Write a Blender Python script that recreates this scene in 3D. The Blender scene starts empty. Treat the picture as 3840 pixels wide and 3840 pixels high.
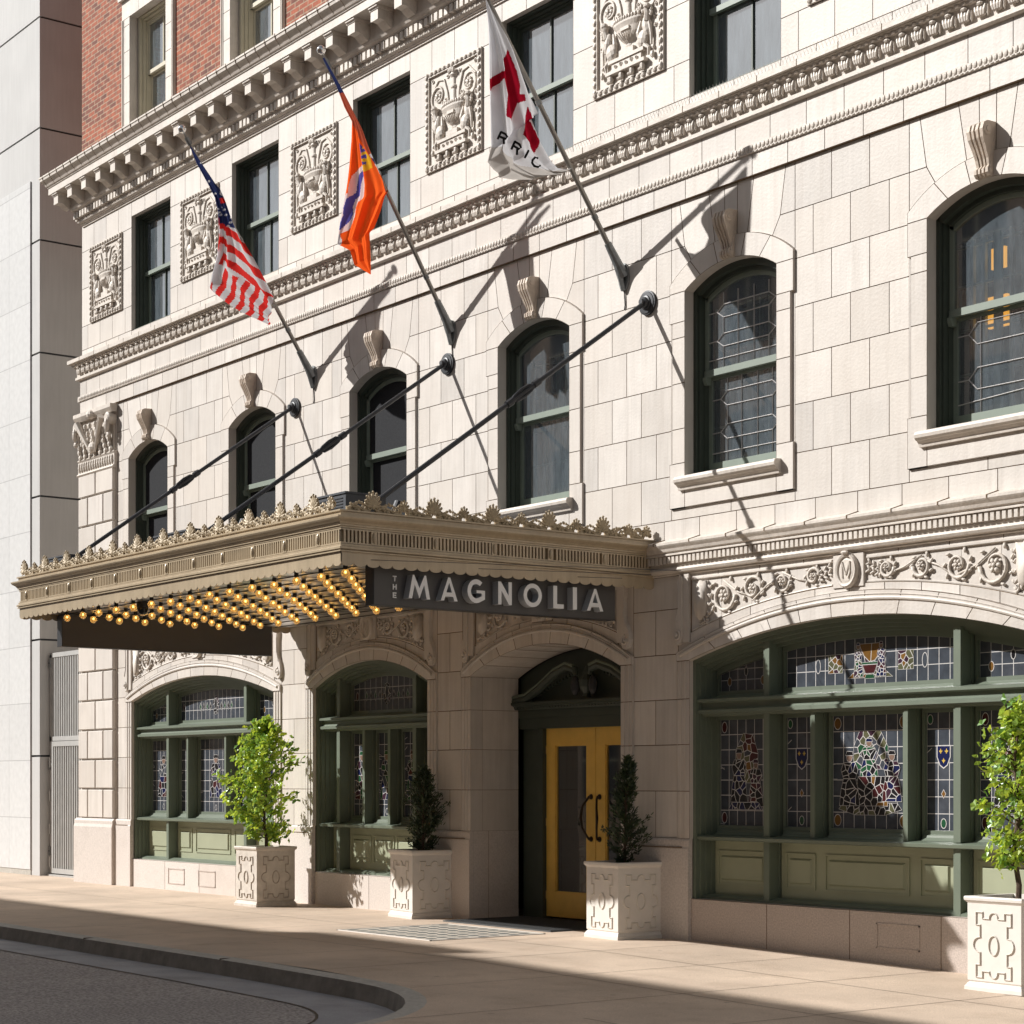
import bpy, math, random
from mathutils import Vector, Matrix
R=math.radians; PI=math.pi
S=bpy.context.scene; COL=S.collection
rnd=random.Random(7)
# ------------------------------------------------------------------ materials
def newmat(name):
    m=bpy.data.materials.new(name); m.use_nodes=True
    nt=m.node_tree; b=nt.nodes.get('Principled BSDF'); return m,nt,b
def N(nt,t,**k):
    n=nt.nodes.new(t)
    for a,v in k.items():
        if a in n.inputs: n.inputs[a].default_value=v
        else: setattr(n,a,v)
    return n
def mat(name,col,rough=.6,metal=0,var=.12,scale=6,bump=.0,bscale=60,attr=False,streak=0,spec=None,dirt=0,coat=0,stain=0,spots=0,grain=120):
    m,nt,b=newmat(name); L=nt.links.new
    tc=N(nt,'ShaderNodeTexCoord'); geo=N(nt,'ShaderNodeNewGeometry')
    c=(col[0],col[1],col[2],1)
    noise=N(nt,'ShaderNodeTexNoise'); noise.inputs['Scale'].default_value=scale; noise.inputs['Detail'].default_value=6
    L(geo.outputs['Position'],noise.inputs['Vector'])
    hsv=N(nt,'ShaderNodeHueSaturation'); hsv.inputs['Color'].default_value=c
    mr=N(nt,'ShaderNodeMapRange'); L(noise.outputs['Fac'],mr.inputs['Value'])
    mr.inputs['From Min'].default_value=.3; mr.inputs['From Max'].default_value=.7
    mr.inputs['To Min'].default_value=1-var; mr.inputs['To Max'].default_value=1+var
    last=mr.outputs['Result']
    def mul(a,bv):
        mm=N(nt,'ShaderNodeMath',operation='MULTIPLY'); L(a,mm.inputs[0])
        if isinstance(bv,float): mm.inputs[1].default_value=bv
        else: L(bv,mm.inputs[1])
        return mm.outputs[0]
    if attr:
        at=N(nt,'ShaderNodeAttribute',attribute_name='v'); r2=N(nt,'ShaderNodeMapRange'); L(at.outputs['Fac'],r2.inputs['Value'])
        r2.inputs['To Min'].default_value=.85; r2.inputs['To Max'].default_value=1.07; last=mul(last,r2.outputs['Result'])
    if streak:
        mp=N(nt,'ShaderNodeMapping'); mp.inputs['Scale'].default_value=(14,14,.9); L(geo.outputs['Position'],mp.inputs['Vector'])
        n2=N(nt,'ShaderNodeTexNoise'); n2.inputs['Scale'].default_value=1.6; n2.inputs['Detail'].default_value=5; L(mp.outputs['Vector'],n2.inputs['Vector'])
        r3=N(nt,'ShaderNodeMapRange'); L(n2.outputs['Fac'],r3.inputs['Value']); r3.inputs['From Min'].default_value=.35; r3.inputs['From Max'].default_value=.75
        r3.inputs['To Min'].default_value=1.03; r3.inputs['To Max'].default_value=1-streak; last=mul(last,r3.outputs['Result'])
    L(last,hsv.inputs['Value']); out=hsv.outputs['Color']
    if stain:
        mp=N(nt,'ShaderNodeMapping'); mp.inputs['Scale'].default_value=(5,5,.32); L(geo.outputs['Position'],mp.inputs['Vector'])
        n2=N(nt,'ShaderNodeTexNoise'); n2.inputs['Scale'].default_value=1.3; n2.inputs['Detail'].default_value=9; n2.inputs['Roughness'].default_value=.7; L(mp.outputs['Vector'],n2.inputs['Vector'])
        r5=N(nt,'ShaderNodeMapRange'); L(n2.outputs['Fac'],r5.inputs['Value']); r5.inputs['From Min'].default_value=.50; r5.inputs['From Max'].default_value=.74; r5.inputs['To Max'].default_value=stain
        mx=N(nt,'ShaderNodeMix',data_type='RGBA'); L(r5.outputs['Result'],mx.inputs['Factor']); L(out,mx.inputs['A']); mx.inputs['B'].default_value=(c[0]*.55,c[1]*.50,c[2]*.45,1); out=mx.outputs['Result']
    if attr:
        a3=N(nt,'ShaderNodeMath',operation='MULTIPLY_ADD'); L(at.outputs['Fac'],a3.inputs[0]); a3.inputs[1].default_value=17.3; a3.inputs[2].default_value=0
        f3=N(nt,'ShaderNodeMath',operation='FRACT'); L(a3.outputs[0],f3.inputs[0]); r6=N(nt,'ShaderNodeMapRange'); L(f3.outputs[0],r6.inputs['Value']); r6.inputs['To Max'].default_value=.5
        mx=N(nt,'ShaderNodeMix',data_type='RGBA'); L(r6.outputs['Result'],mx.inputs['Factor']); L(out,mx.inputs['A']); mx.inputs['B'].default_value=(c[0]*.97,c[1]*.93,c[2]*.88,1); out=mx.outputs['Result']
    if spots:
        vo=N(nt,'ShaderNodeTexVoronoi'); vo.inputs['Scale'].default_value=spots; L(geo.outputs['Position'],vo.inputs['Vector'])
        r7=N(nt,'ShaderNodeMapRange'); L(vo.outputs['Distance'],r7.inputs['Value']); r7.inputs['From Min'].default_value=.05; r7.inputs['From Max'].default_value=.075; r7.inputs['To Min'].default_value=.45; r7.inputs['To Max'].default_value=0
        mx=N(nt,'ShaderNodeMix',data_type='RGBA'); L(r7.outputs['Result'],mx.inputs['Factor']); L(out,mx.inputs['A']); mx.inputs['B'].default_value=(c[0]*.35,c[1]*.35,c[2]*.38,1); out=mx.outputs['Result']
        n4=N(nt,'ShaderNodeTexNoise'); n4.inputs['Scale'].default_value=grain; n4.inputs['Detail'].default_value=2; L(geo.outputs['Position'],n4.inputs['Vector'])
        r8=N(nt,'ShaderNodeMapRange'); L(n4.outputs['Fac'],r8.inputs['Value']); r8.inputs['From Min'].default_value=.35; r8.inputs['From Max'].default_value=.65; r8.inputs['To Min'].default_value=.66 if grain<60 else .82; r8.inputs['To Max'].default_value=1.4 if grain<60 else 1.16
        hs=N(nt,'ShaderNodeHueSaturation'); L(out,hs.inputs['Color']); L(r8.outputs['Result'],hs.inputs['Value']); out=hs.outputs['Color']
    if dirt:
        n3=N(nt,'ShaderNodeTexNoise'); n3.inputs['Scale'].default_value=2.2; n3.inputs['Detail'].default_value=8; n3.inputs['Roughness'].default_value=.7; L(geo.outputs['Position'],n3.inputs['Vector'])
        r4=N(nt,'ShaderNodeMapRange'); L(n3.outputs['Fac'],r4.inputs['Value']); r4.inputs['From Min'].default_value=.5; r4.inputs['From Max'].default_value=.8; r4.inputs['To Max'].default_value=dirt
        mx=N(nt,'ShaderNodeMix',data_type='RGBA'); L(r4.outputs['Result'],mx.inputs['Factor']); L(out,mx.inputs['A']); mx.inputs['B'].default_value=(c[0]*.5,c[1]*.44,c[2]*.38,1); out=mx.outputs['Result']
    L(out,b.inputs['Base Color'])
    b.inputs['Roughness'].default_value=rough; b.inputs['Metallic'].default_value=metal
    if spec is not None: b.inputs['Specular IOR Level'].default_value=spec
    if coat: b.inputs['Coat Weight'].default_value=coat
    if bump:
        nb=N(nt,'ShaderNodeTexNoise'); nb.inputs['Scale'].default_value=bscale; nb.inputs['Detail'].default_value=4; L(geo.outputs['Position'],nb.inputs['Vector'])
        bp=N(nt,'ShaderNodeBump'); bp.inputs['Strength'].default_value=bump; bp.inputs['Distance'].default_value=.01; L(nb.outputs['Fac'],bp.inputs['Height']); L(bp.outputs['Normal'],b.inputs['Normal'])
    return m
M={}
M['stone']=mat('cream_terracotta',(.605,.562,.518),.55,var=.06,scale=3,bump=.25,bscale=35,attr=True,streak=.09,dirt=.16,stain=.42)
M['trim']=mat('terracotta_trim',(.60,.545,.485),.55,var=.08,scale=4,bump=.3,bscale=40,streak=.12,dirt=.42,stain=.35)
M['keytan']=mat('weathered_keystone',(.53,.445,.365),.6,var=.14,scale=9,bump=.3,dirt=.35,stain=.3)
M['mortar']=mat('mortar',(.21,.145,.09),.9,var=.25,scale=12)
M['plinth']=mat('granite_plinth',(.60,.545,.505),.6,var=.16,scale=45,bump=.3,bscale=90,dirt=.25,attr=True)
M['pinkgranite']=mat('rose_granite',(.47,.40,.355),.6,var=.2,scale=60,bump=.3,bscale=90,dirt=.3)
M['green']=mat('sage_green_paint',(.135,.163,.122),.45,var=.06,scale=5,bump=.08)
M['greendk']=mat('dark_green_paint',(.045,.058,.045),.5,var=.08)
M['greenlt']=mat('olive_panel_paint',(.31,.33,.225),.5,var=.04,scale=4)
M['sash']=mat('grey_green_sash',(.20,.24,.20),.5,var=.05)
M['cream']=mat('cream_window_paint',(.50,.46,.35),.5,var=.05)
M['bronze']=mat('bronze_paint',(.43,.345,.235),.30,metal=.08,coat=.25,var=.10,scale=3,streak=.10,bump=.1,dirt=.25)
M['bronzelt']=mat('bronze_gilt',(.40,.32,.21),.55,metal=.1,var=.15,scale=14,dirt=.45)
M['soffit']=mat('steel_soffit',(.72,.70,.67),.30,metal=1,var=.1,scale=2)
M['black']=mat('black_metal',(.035,.037,.042),.45,metal=.3,var=.15)
M['dkbox']=mat('dark_box',(.045,.05,.06),.5,var=.1)
M['signbrown']=mat('sign_charcoal',(.085,.080,.078),.55,var=.05,scale=4)
M['letter']=mat('letter_white',(.80,.80,.80),.4,var=.02)
M['letterside']=mat('letter_return',(.46,.49,.52),.4,var=.03)
M['pole']=mat('aluminium_pole',(.33,.31,.28),.35,metal=.7,var=.1)
M['bracket']=mat('cast_aluminium',(.25,.26,.26),.45,metal=.6,var=.2,scale=20)
M['chrome']=mat('chrome_ball',(.8,.8,.8),.08,metal=1,var=.01)
M['yellow']=mat('mustard_door_paint',(.74,.47,.10),.4,var=.06,dirt=.15)
M['iron']=mat('oiled_iron',(.05,.035,.025),.4,metal=.6,var=.2)
M['planter']=mat('painted_planter',(.66,.62,.57),.55,var=.04,scale=8,bump=.1,dirt=.12)
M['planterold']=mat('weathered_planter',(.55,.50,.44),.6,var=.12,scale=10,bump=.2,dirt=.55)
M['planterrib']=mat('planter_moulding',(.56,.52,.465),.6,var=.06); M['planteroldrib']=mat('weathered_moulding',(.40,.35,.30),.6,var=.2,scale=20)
M['casement']=mat('pale_green_casement',(.42,.52,.42),.5,var=.05)
M['soil']=mat('dark_gravel',(.05,.045,.04),.9,var=.5,scale=80,bump=.8,bscale=120)
M['kerbface']=mat('shaded_kerb_face',(.19,.17,.145),.85,var=.2,scale=8,bump=.4,dirt=.5)  # same concrete as the kerb top, shade of the upright face put into the colour
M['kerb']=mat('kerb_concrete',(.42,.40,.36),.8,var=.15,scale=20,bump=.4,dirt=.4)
M['gutter']=mat('gutter_concrete',(.30,.30,.315),.8,var=.15,scale=2,bump=.3,dirt=.55,spots=1.7)
M['asphalt']=mat('asphalt',(.31,.285,.27),.9,var=.10,scale=.8,bump=1.0,bscale=60,dirt=.0,spots=.9,grain=38)
M['mat']=mat('ribbed_mat',(.075,.078,.080),.9,var=.2,scale=60)
M['plate']=mat('cover_plate',(.47,.43,.37),.7,var=.08,scale=20,dirt=.3)
M['lens']=mat('glass_lens',(.13,.14,.14),.4,var=.25,scale=40)
M['concrete']=mat('smooth_concrete',(.47,.465,.455),.8,var=.04,scale=1.5,streak=.05,bump=.15)
M['gate']=mat('galvanised_gate',(.44,.435,.42),.5,metal=.3,var=.06)
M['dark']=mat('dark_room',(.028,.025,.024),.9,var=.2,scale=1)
M['screen']=mat('charcoal_window_screen',(.020,.021,.024),.85,var=.25,scale=60,spec=.2)
M['bark']=mat('bark',(.10,.065,.045),.9,var=.3,scale=40,bump=.5)
M['opp']=mat('opposite_stone',(.45,.36,.28),.8,var=.12,scale=1)
M['oppwin']=mat('opposite_glass',(.03,.035,.04),.15,var=.1)
M['came']=mat('lead_came',(.52,.50,.49),.5,var=.08,scale=30)
M['curtain']=mat('net_curtain',(.50,.56,.60),.9,var=.15,scale=2.6,streak=.45)
M['wire']=mat('steel_wire',(.55,.54,.52),.4,metal=.4,var=.1)
def glassmat(name,dust_haze=.07,gl=.16,tint=(.8,.85,.88)):
    m,nt,b=newmat(name); L=nt.links.new; nt.nodes.remove(b); o=nt.nodes['Material Output']
    t=N(nt,'ShaderNodeBsdfTransparent'); t.inputs['Color'].default_value=(*tint,1)
    g=N(nt,'ShaderNodeBsdfGlossy'); g.inputs['Roughness'].default_value=.03
    d=N(nt,'ShaderNodeBsdfDiffuse'); d.inputs['Color'].default_value=(.50,.60,.68,1)  # diffuse film: dust plus sky reflection painted in as bluish haze
    geo=N(nt,'ShaderNodeNewGeometry'); no=N(nt,'ShaderNodeTexNoise'); no.inputs['Scale'].default_value=3.0; no.inputs['Detail'].default_value=9; no.inputs['Roughness'].default_value=.8
    mpg=N(nt,'ShaderNodeMapping'); mpg.inputs['Scale'].default_value=(4,4,.9); L(geo.outputs['Position'],mpg.inputs['Vector']); L(mpg.outputs['Vector'],no.inputs['Vector'])
    mr=N(nt,'ShaderNodeMapRange'); L(no.outputs['Fac'],mr.inputs['Value']); mr.inputs['From Min'].default_value=.3; mr.inputs['From Max'].default_value=.75
    mr.inputs['To Min'].default_value=dust_haze*.55; mr.inputs['To Max'].default_value=dust_haze*1.6
    m1=N(nt,'ShaderNodeMixShader'); L(mr.outputs['Result'],m1.inputs[0]); L(t.outputs[0],m1.inputs[1]); L(d.outputs[0],m1.inputs[2])
    fr=N(nt,'ShaderNodeFresnel'); fr.inputs['IOR'].default_value=1.5
    ad=N(nt,'ShaderNodeMath',operation='ADD'); L(fr.outputs[0],ad.inputs[0]); ad.inputs[1].default_value=gl
    m2=N(nt,'ShaderNodeMixShader'); L(ad.outputs[0],m2.inputs[0]); L(m1.outputs[0],m2.inputs[1]); L(g.outputs[0],m2.inputs[2])
    L(m2.outputs[0],o.inputs['Surface']); return m
M['glass']=glassmat('window_glass',.17,.20)
M['glass_dust_haze']=glassmat('dusty_hazed_window_glass',.20,.26)
M['glassdoor']=glassmat('door_glass',.03,.16,(.7,.7,.7))
def stained(name,col): return mat(name,col,.18,var=.22,scale=9,bump=.12,bscale=25)
M['sg_clear']=stained('leaded_grey_glass',(.050,.058,.072))
M['sg_clear2']=stained('leaded_pale_glass',(.062,.068,.082))
M['sg_blue']=stained('cobalt_glass',(.010,.014,.060)); M['sg_red']=stained('ruby_glass',(.060,.014,.016))
M['sg_green']=stained('bottle_glass',(.018,.075,.035)); M['sg_amber']=stained('amber_glass',(.16,.08,.02))
M['sg_olive']=stained('olive_glass',(.10,.10,.055)); M['sg_plum']=stained('plum_glass',(.045,.02,.035))
M['sg_black']=stained('smoke_glass',(.012,.012,.014)); M['sg_flesh']=stained('flesh_glass',(.20,.13,.10)); M['sg_gold']=stained('gold_paint',(.55,.38,.08))
# brick
def brickmat(name,c1,c2,mo,w,h,ms,off=.5,var=.5,bias=-.2,extra=None):
    m,nt,b=newmat(name); L=nt.links.new
    geo=N(nt,'ShaderNodeNewGeometry'); sp=N(nt,'ShaderNodeSeparateXYZ'); L(geo.outputs['Position'],sp.inputs[0])
    ax=N(nt,'ShaderNodeMath',operation='ADD'); L(sp.outputs['X'],ax.inputs[0]); L(sp.outputs['Y'],ax.inputs[1])
    cb=N(nt,'ShaderNodeCombineXYZ'); L(ax.outputs[0],cb.inputs['X']); L(sp.outputs['Z'],cb.inputs['Y'])
    br=N(nt,'ShaderNodeTexBrick'); L(cb.outputs[0],br.inputs['Vector'])
    br.offset=off; br.inputs['Color1'].default_value=(*c1,1); br.inputs['Color2'].default_value=(*c2,1); br.inputs['Mortar'].default_value=(*mo,1)
    br.inputs['Scale'].default_value=1; br.inputs['Mortar Size'].default_value=ms; br.inputs['Brick Width'].default_value=w; br.inputs['Row Height'].default_value=h; br.inputs['Bias'].default_value=bias
    no=N(nt,'ShaderNodeTexNoise'); no.inputs['Scale'].default_value=9; no.inputs['Detail'].default_value=6; L(geo.outputs['Position'],no.inputs['Vector'])
    mr=N(nt,'ShaderNodeMapRange'); L(no.outputs['Fac'],mr.inputs['Value']); mr.inputs['From Min'].default_value=.3; mr.inputs['From Max'].default_value=.7; mr.inputs['To Min'].default_value=1-var*.5; mr.inputs['To Max'].default_value=1+var*.5
    hs=N(nt,'ShaderNodeHueSaturation'); L(br.outputs['Color'],hs.inputs['Color']); L(mr.outputs['Result'],hs.inputs['Value']); L(hs.outputs['Color'],b.inputs['Base Color'])
    b.inputs['Roughness'].default_value=.85
    bp=N(nt,'ShaderNodeBump'); bp.inputs['Strength'].default_value=.5; bp.inputs['Distance'].default_value=.01; bp.invert=True; L(br.outputs['Fac'],bp.inputs['Height']); L(bp.outputs['Normal'],b.inputs['Normal'])
    return m
M['brick']=brickmat('red_brick',(.30,.072,.030),(.018,.012,.016),(.33,.23,.155),.235,.078,.009,var=.7,bias=-.40)
M['granitepanel']=brickmat('granite_cladding',(.56,.56,.555),(.53,.53,.525),(.40,.40,.40),1.22,1.045,.007,off=0,var=.12,bias=0)
# sidewalk: warm concrete with fine aggregate and broad wear
M['walk']=mat('exposed_aggregate_walk',(.55,.435,.335),.85,var=.16,scale=.7,bump=.5,bscale=110,dirt=.42,spots=2.3)
M['groove']=mat('slab_groove',(.09,.065,.045),.9,var=.2)
def leafmat(name,c,tr=.45):
    m,nt,b=newmat(name); L=nt.links.new; nt.nodes.remove(b); o=nt.nodes['Material Output']
    at=N(nt,'ShaderNodeAttribute',attribute_name='v'); rp=N(nt,'ShaderNodeValToRGB'); L(at.outputs['Fac'],rp.inputs[0])
    e=rp.color_ramp.elements; e[0].color=(c[0]*.45,c[1]*.55,c[2]*.6,1); e[1].color=(min(1,c[0]*1.9),c[1]*1.35,c[2]*.7,1)
    d=N(nt,'ShaderNodeBsdfDiffuse'); L(rp.outputs[0],d.inputs[0]); t=N(nt,'ShaderNodeBsdfTranslucent'); L(rp.outputs[0],t.inputs[0])
    g=N(nt,'ShaderNodeBsdfGlossy'); g.inputs['Roughness'].default_value=.35; g.inputs[0].default_value=(.8,.9,.8,1)
    m1=N(nt,'ShaderNodeMixShader'); m1.inputs[0].default_value=tr; L(d.outputs[0],m1.inputs[1]); L(t.outputs[0],m1.inputs[2])
    m2=N(nt,'ShaderNodeMixShader'); m2.inputs[0].default_value=.06; L(m1.outputs[0],m2.inputs[1]); L(g.outputs[0],m2.inputs[2]); L(m2.outputs[0],o.inputs['Surface']); return m
M['leaf']=leafmat('ginkgo_leaf',(.34,.55,.09),.5); M['needle']=leafmat('cypress_needle',(.028,.055,.03),.15)
def cloth(name,c,tr=.45):
    m,nt,b=newmat(name); L=nt.links.new; nt.nodes.remove(b); o=nt.nodes['Material Output']
    geo=N(nt,'ShaderNodeNewGeometry'); no=N(nt,'ShaderNodeTexNoise'); no.inputs['Scale'].default_value=7; no.inputs['Detail'].default_value=4; L(geo.outputs['Position'],no.inputs['Vector'])
    hs=N(nt,'ShaderNodeHueSaturation'); hs.inputs['Color'].default_value=(*c,1); mr=N(nt,'ShaderNodeMapRange'); L(no.outputs['Fac'],mr.inputs['Value']); mr.inputs['To Min'].default_value=.85; mr.inputs['To Max'].default_value=1.12; L(mr.outputs['Result'],hs.inputs['Value'])
    d=N(nt,'ShaderNodeBsdfDiffuse'); L(hs.outputs[0],d.inputs[0]); t=N(nt,'ShaderNodeBsdfTranslucent'); L(hs.outputs[0],t.inputs[0])
    m1=N(nt,'ShaderNodeMixShader'); m1.inputs[0].default_value=tr; L(d.outputs[0],m1.inputs[1]); L(t.outputs[0],m1.inputs[2]); L(m1.outputs[0],o.inputs['Surface']); return m
M['f_red']=cloth('flag_red',(.62,.035,.03)); M['f_white']=cloth('flag_white',(.66,.66,.68),.35); M['f_navy']=cloth('flag_navy',(.03,.04,.12)); M['f_orange']=cloth('flag_orange',(.85,.12,.02),.55)
M['f_rust']=cloth('flag_rust',(.42,.09,.05)); M['f_yellow']=cloth('flag_yellow',(.85,.45,.03)); M['f_blue']=cloth('flag_blue',(.10,.09,.36)); M['f_crimson']=cloth('flag_crimson',(.27,.006,.018)); M['f_grey']=cloth('flag_hem',(.50,.47,.44)); M['f_black']=cloth('flag_black',(.02,.02,.02),.1)
M['f_pink']=cloth('flag_pale',(.78,.62,.62))
def emit(name,c,s):
    m,nt,b=newmat(name); b.inputs['Base Color'].default_value=(*c,1); b.inputs['Emission Color'].default_value=(*c,1); b.inputs['Emission Strength'].default_value=s; return m
M['filament']=emit('lit_filament',(1,.62,.2),8)
M['lamp']=emit('amber_pendant',(1,.45,.05),.9)
def globemat():
    m,nt,b=newmat('bulb_globe'); L=nt.links.new; nt.nodes.remove(b); o=nt.nodes['Material Output']
    t=N(nt,'ShaderNodeBsdfTransparent'); t.inputs[0].default_value=(1,.86,.6,1)
    g=N(nt,'ShaderNodeBsdfGlossy'); g.inputs['Roughness'].default_value=.06
    d=N(nt,'ShaderNodeBsdfTranslucent'); d.inputs[0].default_value=(1,.74,.36,1)
    lw=N(nt,'ShaderNodeLayerWeight'); lw.inputs['Blend'].default_value=.45
    m1=N(nt,'ShaderNodeMixShader'); m1.inputs[0].default_value=.5; L(t.outputs[0],m1.inputs[1]); L(d.outputs[0],m1.inputs[2])
    m2=N(nt,'ShaderNodeMixShader'); mm_=N(nt,'ShaderNodeMath',operation='MULTIPLY'); L(lw.outputs['Facing'],mm_.inputs[0]); mm_.inputs[1].default_value=.5; L(mm_.outputs[0],m2.inputs[0]); L(m1.outputs[0],m2.inputs[1]); L(g.outputs[0],m2.inputs[2])
    e_=N(nt,'ShaderNodeEmission'); e_.inputs[0].default_value=(1,.60,.22,1); e_.inputs[1].default_value=.04; ad=N(nt,'ShaderNodeAddShader'); L(m2.outputs[0],ad.inputs[0]); L(e_.outputs[0],ad.inputs[1]); L(ad.outputs[0],o.inputs['Surface']); return m
M['globe']=globemat()
# ------------------------------------------------------------------ mesh builder
class MB:
    def __init__(s): s.v=[]; s.f=[]; s.m=[]; s.a=[]
    def add(s,vs,fs,m='stone',a=None):
        b=len(s.v); s.v.extend([tuple(v) for v in vs])
        for f in fs: s.f.append([b+i for i in f]); s.m.append(m); s.a.append(rnd.random() if a is None else a)
    def box(s,x0,x1,y0,y1,z0,z1,m='stone',a=None):
        if a is None: a=rnd.random()
        if x0>x1:x0,x1=x1,x0
        if y0>y1:y0,y1=y1,y0
        if z0>z1:z0,z1=z1,z0
        s.add([(x0,y0,z0),(x1,y0,z0),(x1,y1,z0),(x0,y1,z0),(x0,y0,z1),(x1,y0,z1),(x1,y1,z1),(x0,y1,z1)],[(0,3,2,1),(4,5,6,7),(0,1,5,4),(1,2,6,5),(2,3,7,6),(3,0,4,7)],m,a)
    def bbox(s,x0,x1,y0,y1,z0,z1,b,m='stone'):   # box with a bevelled street face
        a=rnd.random()
        s.add([(x0,y1,z0),(x1,y1,z0),(x1,y1,z1),(x0,y1,z1),(x0,y0+b,z0),(x1,y0+b,z0),(x1,y0+b,z1),(x0,y0+b,z1),(x0+b,y0,z0+b),(x1-b,y0,z0+b),(x1-b,y0,z1-b),(x0+b,y0,z1-b)],
          [(0,1,5,4),(1,2,6,5),(2,3,7,6),(3,0,4,7),(4,5,9,8),(5,6,10,9),(6,7,11,10),(7,4,8,11),(8,9,10,11),(3,2,1,0)],m,a)
    def prism(s,poly,y0,y1,m='stone',a=None,back=False):  # poly (x,z) counter-clockwise seen from -Y
        if a is None: a=rnd.random()
        n=len(poly); vs=[(x,y0,z) for x,z in poly]+[(x,y1,z) for x,z in poly]
        fs=[tuple(range(n))]+[(i,i+n,(i+1)%n+n,(i+1)%n) for i in range(n)]
        if back: fs.append(tuple(range(2*n-1,n-1,-1)))
        s.add(vs,fs,m,a)
    def prismx(s,poly,x0,x1,m='stone',a=None):  # poly (y,z) extruded along x, capped
        if a is None: a=rnd.random()
        n=len(poly); vs=[(x0,y,z) for y,z in poly]+[(x1,y,z) for y,z in poly]
        s.add(vs,[tuple(range(n-1,-1,-1)),tuple(range(n,2*n))]+[(i,(i+1)%n,(i+1)%n+n,i+n) for i in range(n)],m,a)
    def block(s,poly,y=0.,g=.0045,m='stone',mm='mortar',d=.010,a=None):
        # joint-rimmed wall block, poly (x,z) ccw
        P=[]
        for p in poly:
            if not P or abs(p[0]-P[-1][0])+abs(p[1]-P[-1][1])>1e-5: P.append(p)
        if abs(P[0][0]-P[-1][0])+abs(P[0][1]-P[-1][1])<1e-5: P.pop()
        n=len(P)
        if n<3: return
        I=inset(P,g)
        a=rnd.random() if a is None else a
        s.add([(x,y,z) for x,z in I],[tuple(range(n))],m,a)
        s.add([(x,y,z) for x,z in I]+[(x,y+d,z) for x,z in P],[(i+n,(i+1)%n+n,(i+1)%n,i) for i in range(n)],mm,a)
    def rect(s,x0,x1,z0,z1,**k): s.block([(x0,z0),(x1,z0),(x1,z1),(x0,z1)],**k)
    def tube(s,pts,r,n=6,m='stone',closed=False,cap=True,flat=1.,a=None):
        if a is None: a=rnd.random()
        pts=[Vector(p) for p in pts]; k=len(pts); rs=r if isinstance(r,(list,tuple)) else [r]*k; vs=[]
        up=Vector((0,1,0))
        for i,p in enumerate(pts):
            if closed: t=pts[(i+1)%k]-pts[i-1]
            else: t=pts[min(i+1,k-1)]-pts[max(i-1,0)]
            if t.length<1e-9: t=Vector((1,0,0))
            t.normalize(); u=up if abs(t.dot(up))<.95 else Vector((0,0,1))
            bx=t.cross(u).normalized(); by=bx.cross(t).normalized()
            for j in range(n):
                an=2*PI*j/n; vs.append(p+bx*math.cos(an)*rs[i]+by*math.sin(an)*rs[i]*flat)
        fs=[]
        for i in range(k if closed else k-1):
            for j in range(n):
                a0=i*n+j; a1=i*n+(j+1)%n; b0=((i+1)%k)*n+j; b1=((i+1)%k)*n+(j+1)%n; fs.append((a0,a1,b1,b0))
        if cap and not closed: fs.append(tuple(range(n-1,-1,-1))); fs.append(tuple(range((k-1)*n,k*n)))
        s.add(vs,fs,m,a)
    def ell(s,c,r,n=8,k=5,m='stone',a=None,rot=0):  # ellipsoid; rot about Y axis
        if a is None: a=rnd.random()
        vs=[];fs=[]; cr,sr=math.cos(rot),math.sin(rot)
        for i in range(k+1):
            th=PI*i/k
            for j in range(n):
                ph=2*PI*j/n; x=r[0]*math.sin(th)*math.cos(ph); y=r[1]*math.sin(th)*math.sin(ph); z=r[2]*math.cos(th)
                vs.append((c[0]+x*cr+z*sr,c[1]+y,c[2]-x*sr+z*cr))
        for i in range(k):
            for j in range(n): fs.append((i*n+j,(i+1)*n+j,(i+1)*n+(j+1)%n,i*n+(j+1)%n))
        s.add(vs,fs,m,a)
    def lathe(s,c,prof,n=16,m='stone',ang=(0,2*PI),axis='z',sy=1.):
        a=rnd.random(); full=abs(ang[1]-ang[0]-2*PI)<1e-4; k=n if full else n+1; vs=[];fs=[]
        for r,h in prof:
            for j in range(k):
                t=ang[0]+(ang[1]-ang[0])*j/n; x,y=r*math.cos(t),r*math.sin(t)*sy
                if axis=='z': vs.append((c[0]+x,c[1]+y,c[2]+h))
                elif axis=='y': vs.append((c[0]+x,c[1]+h,c[2]+y))
                else: vs.append((c[0]+h,c[1]+x,c[2]+y))
        for i in range(len(prof)-1):
            for j in range(n):
                j2=(j+1)%k; fs.append((i*k+j,i*k+j2,(i+1)*k+j2,(i+1)*k+j))
        s.add(vs,fs,m,a)
    def sweep(s,prof,xl,xr,back,m='stone',y0=0.,closed=False):
        # profile [(P,z)..] carried round a block's left return, front and right return
        rings=[]
        for P,z in prof: rings.append([(xl-P,back,z),(xl-P,y0-P,z),(xr+P,y0-P,z),(xr+P,back,z)])
        a=rnd.random(); n=len(prof)
        for j in range(3):
            vs=[r[j] for r in rings]+[r[j+1] for r in rings]
            s.add(vs,[(i,i+n,i+1+n,i+1) for i in range(n-1)],m,a)
    def build(s,name,parent=None,loc=(0,0,0),smooth=False):
        me=bpy.data.meshes.new(name)
        ox,oy,oz=loc
        me.from_pydata([(x-ox,y-oy,z-oz) for x,y,z in s.v],[],s.f)
        names=[]
        for q in s.m:
            if q not in names: names.append(q)
        for q in names: me.materials.append(M[q])
        ix={q:i for i,q in enumerate(names)}
        me.polygons.foreach_set('material_index',[ix[q] for q in s.m])
        at=me.attributes.new('v','FLOAT','FACE'); at.data.foreach_set('value',s.a)
        if smooth: me.polygons.foreach_set('use_smooth',[True]*len(s.f))
        me.update()
        o=bpy.data.objects.new(name,me); COL.objects.link(o)
        if parent is not None: o.parent=parent
        else: o.location=loc
        return o
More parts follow.
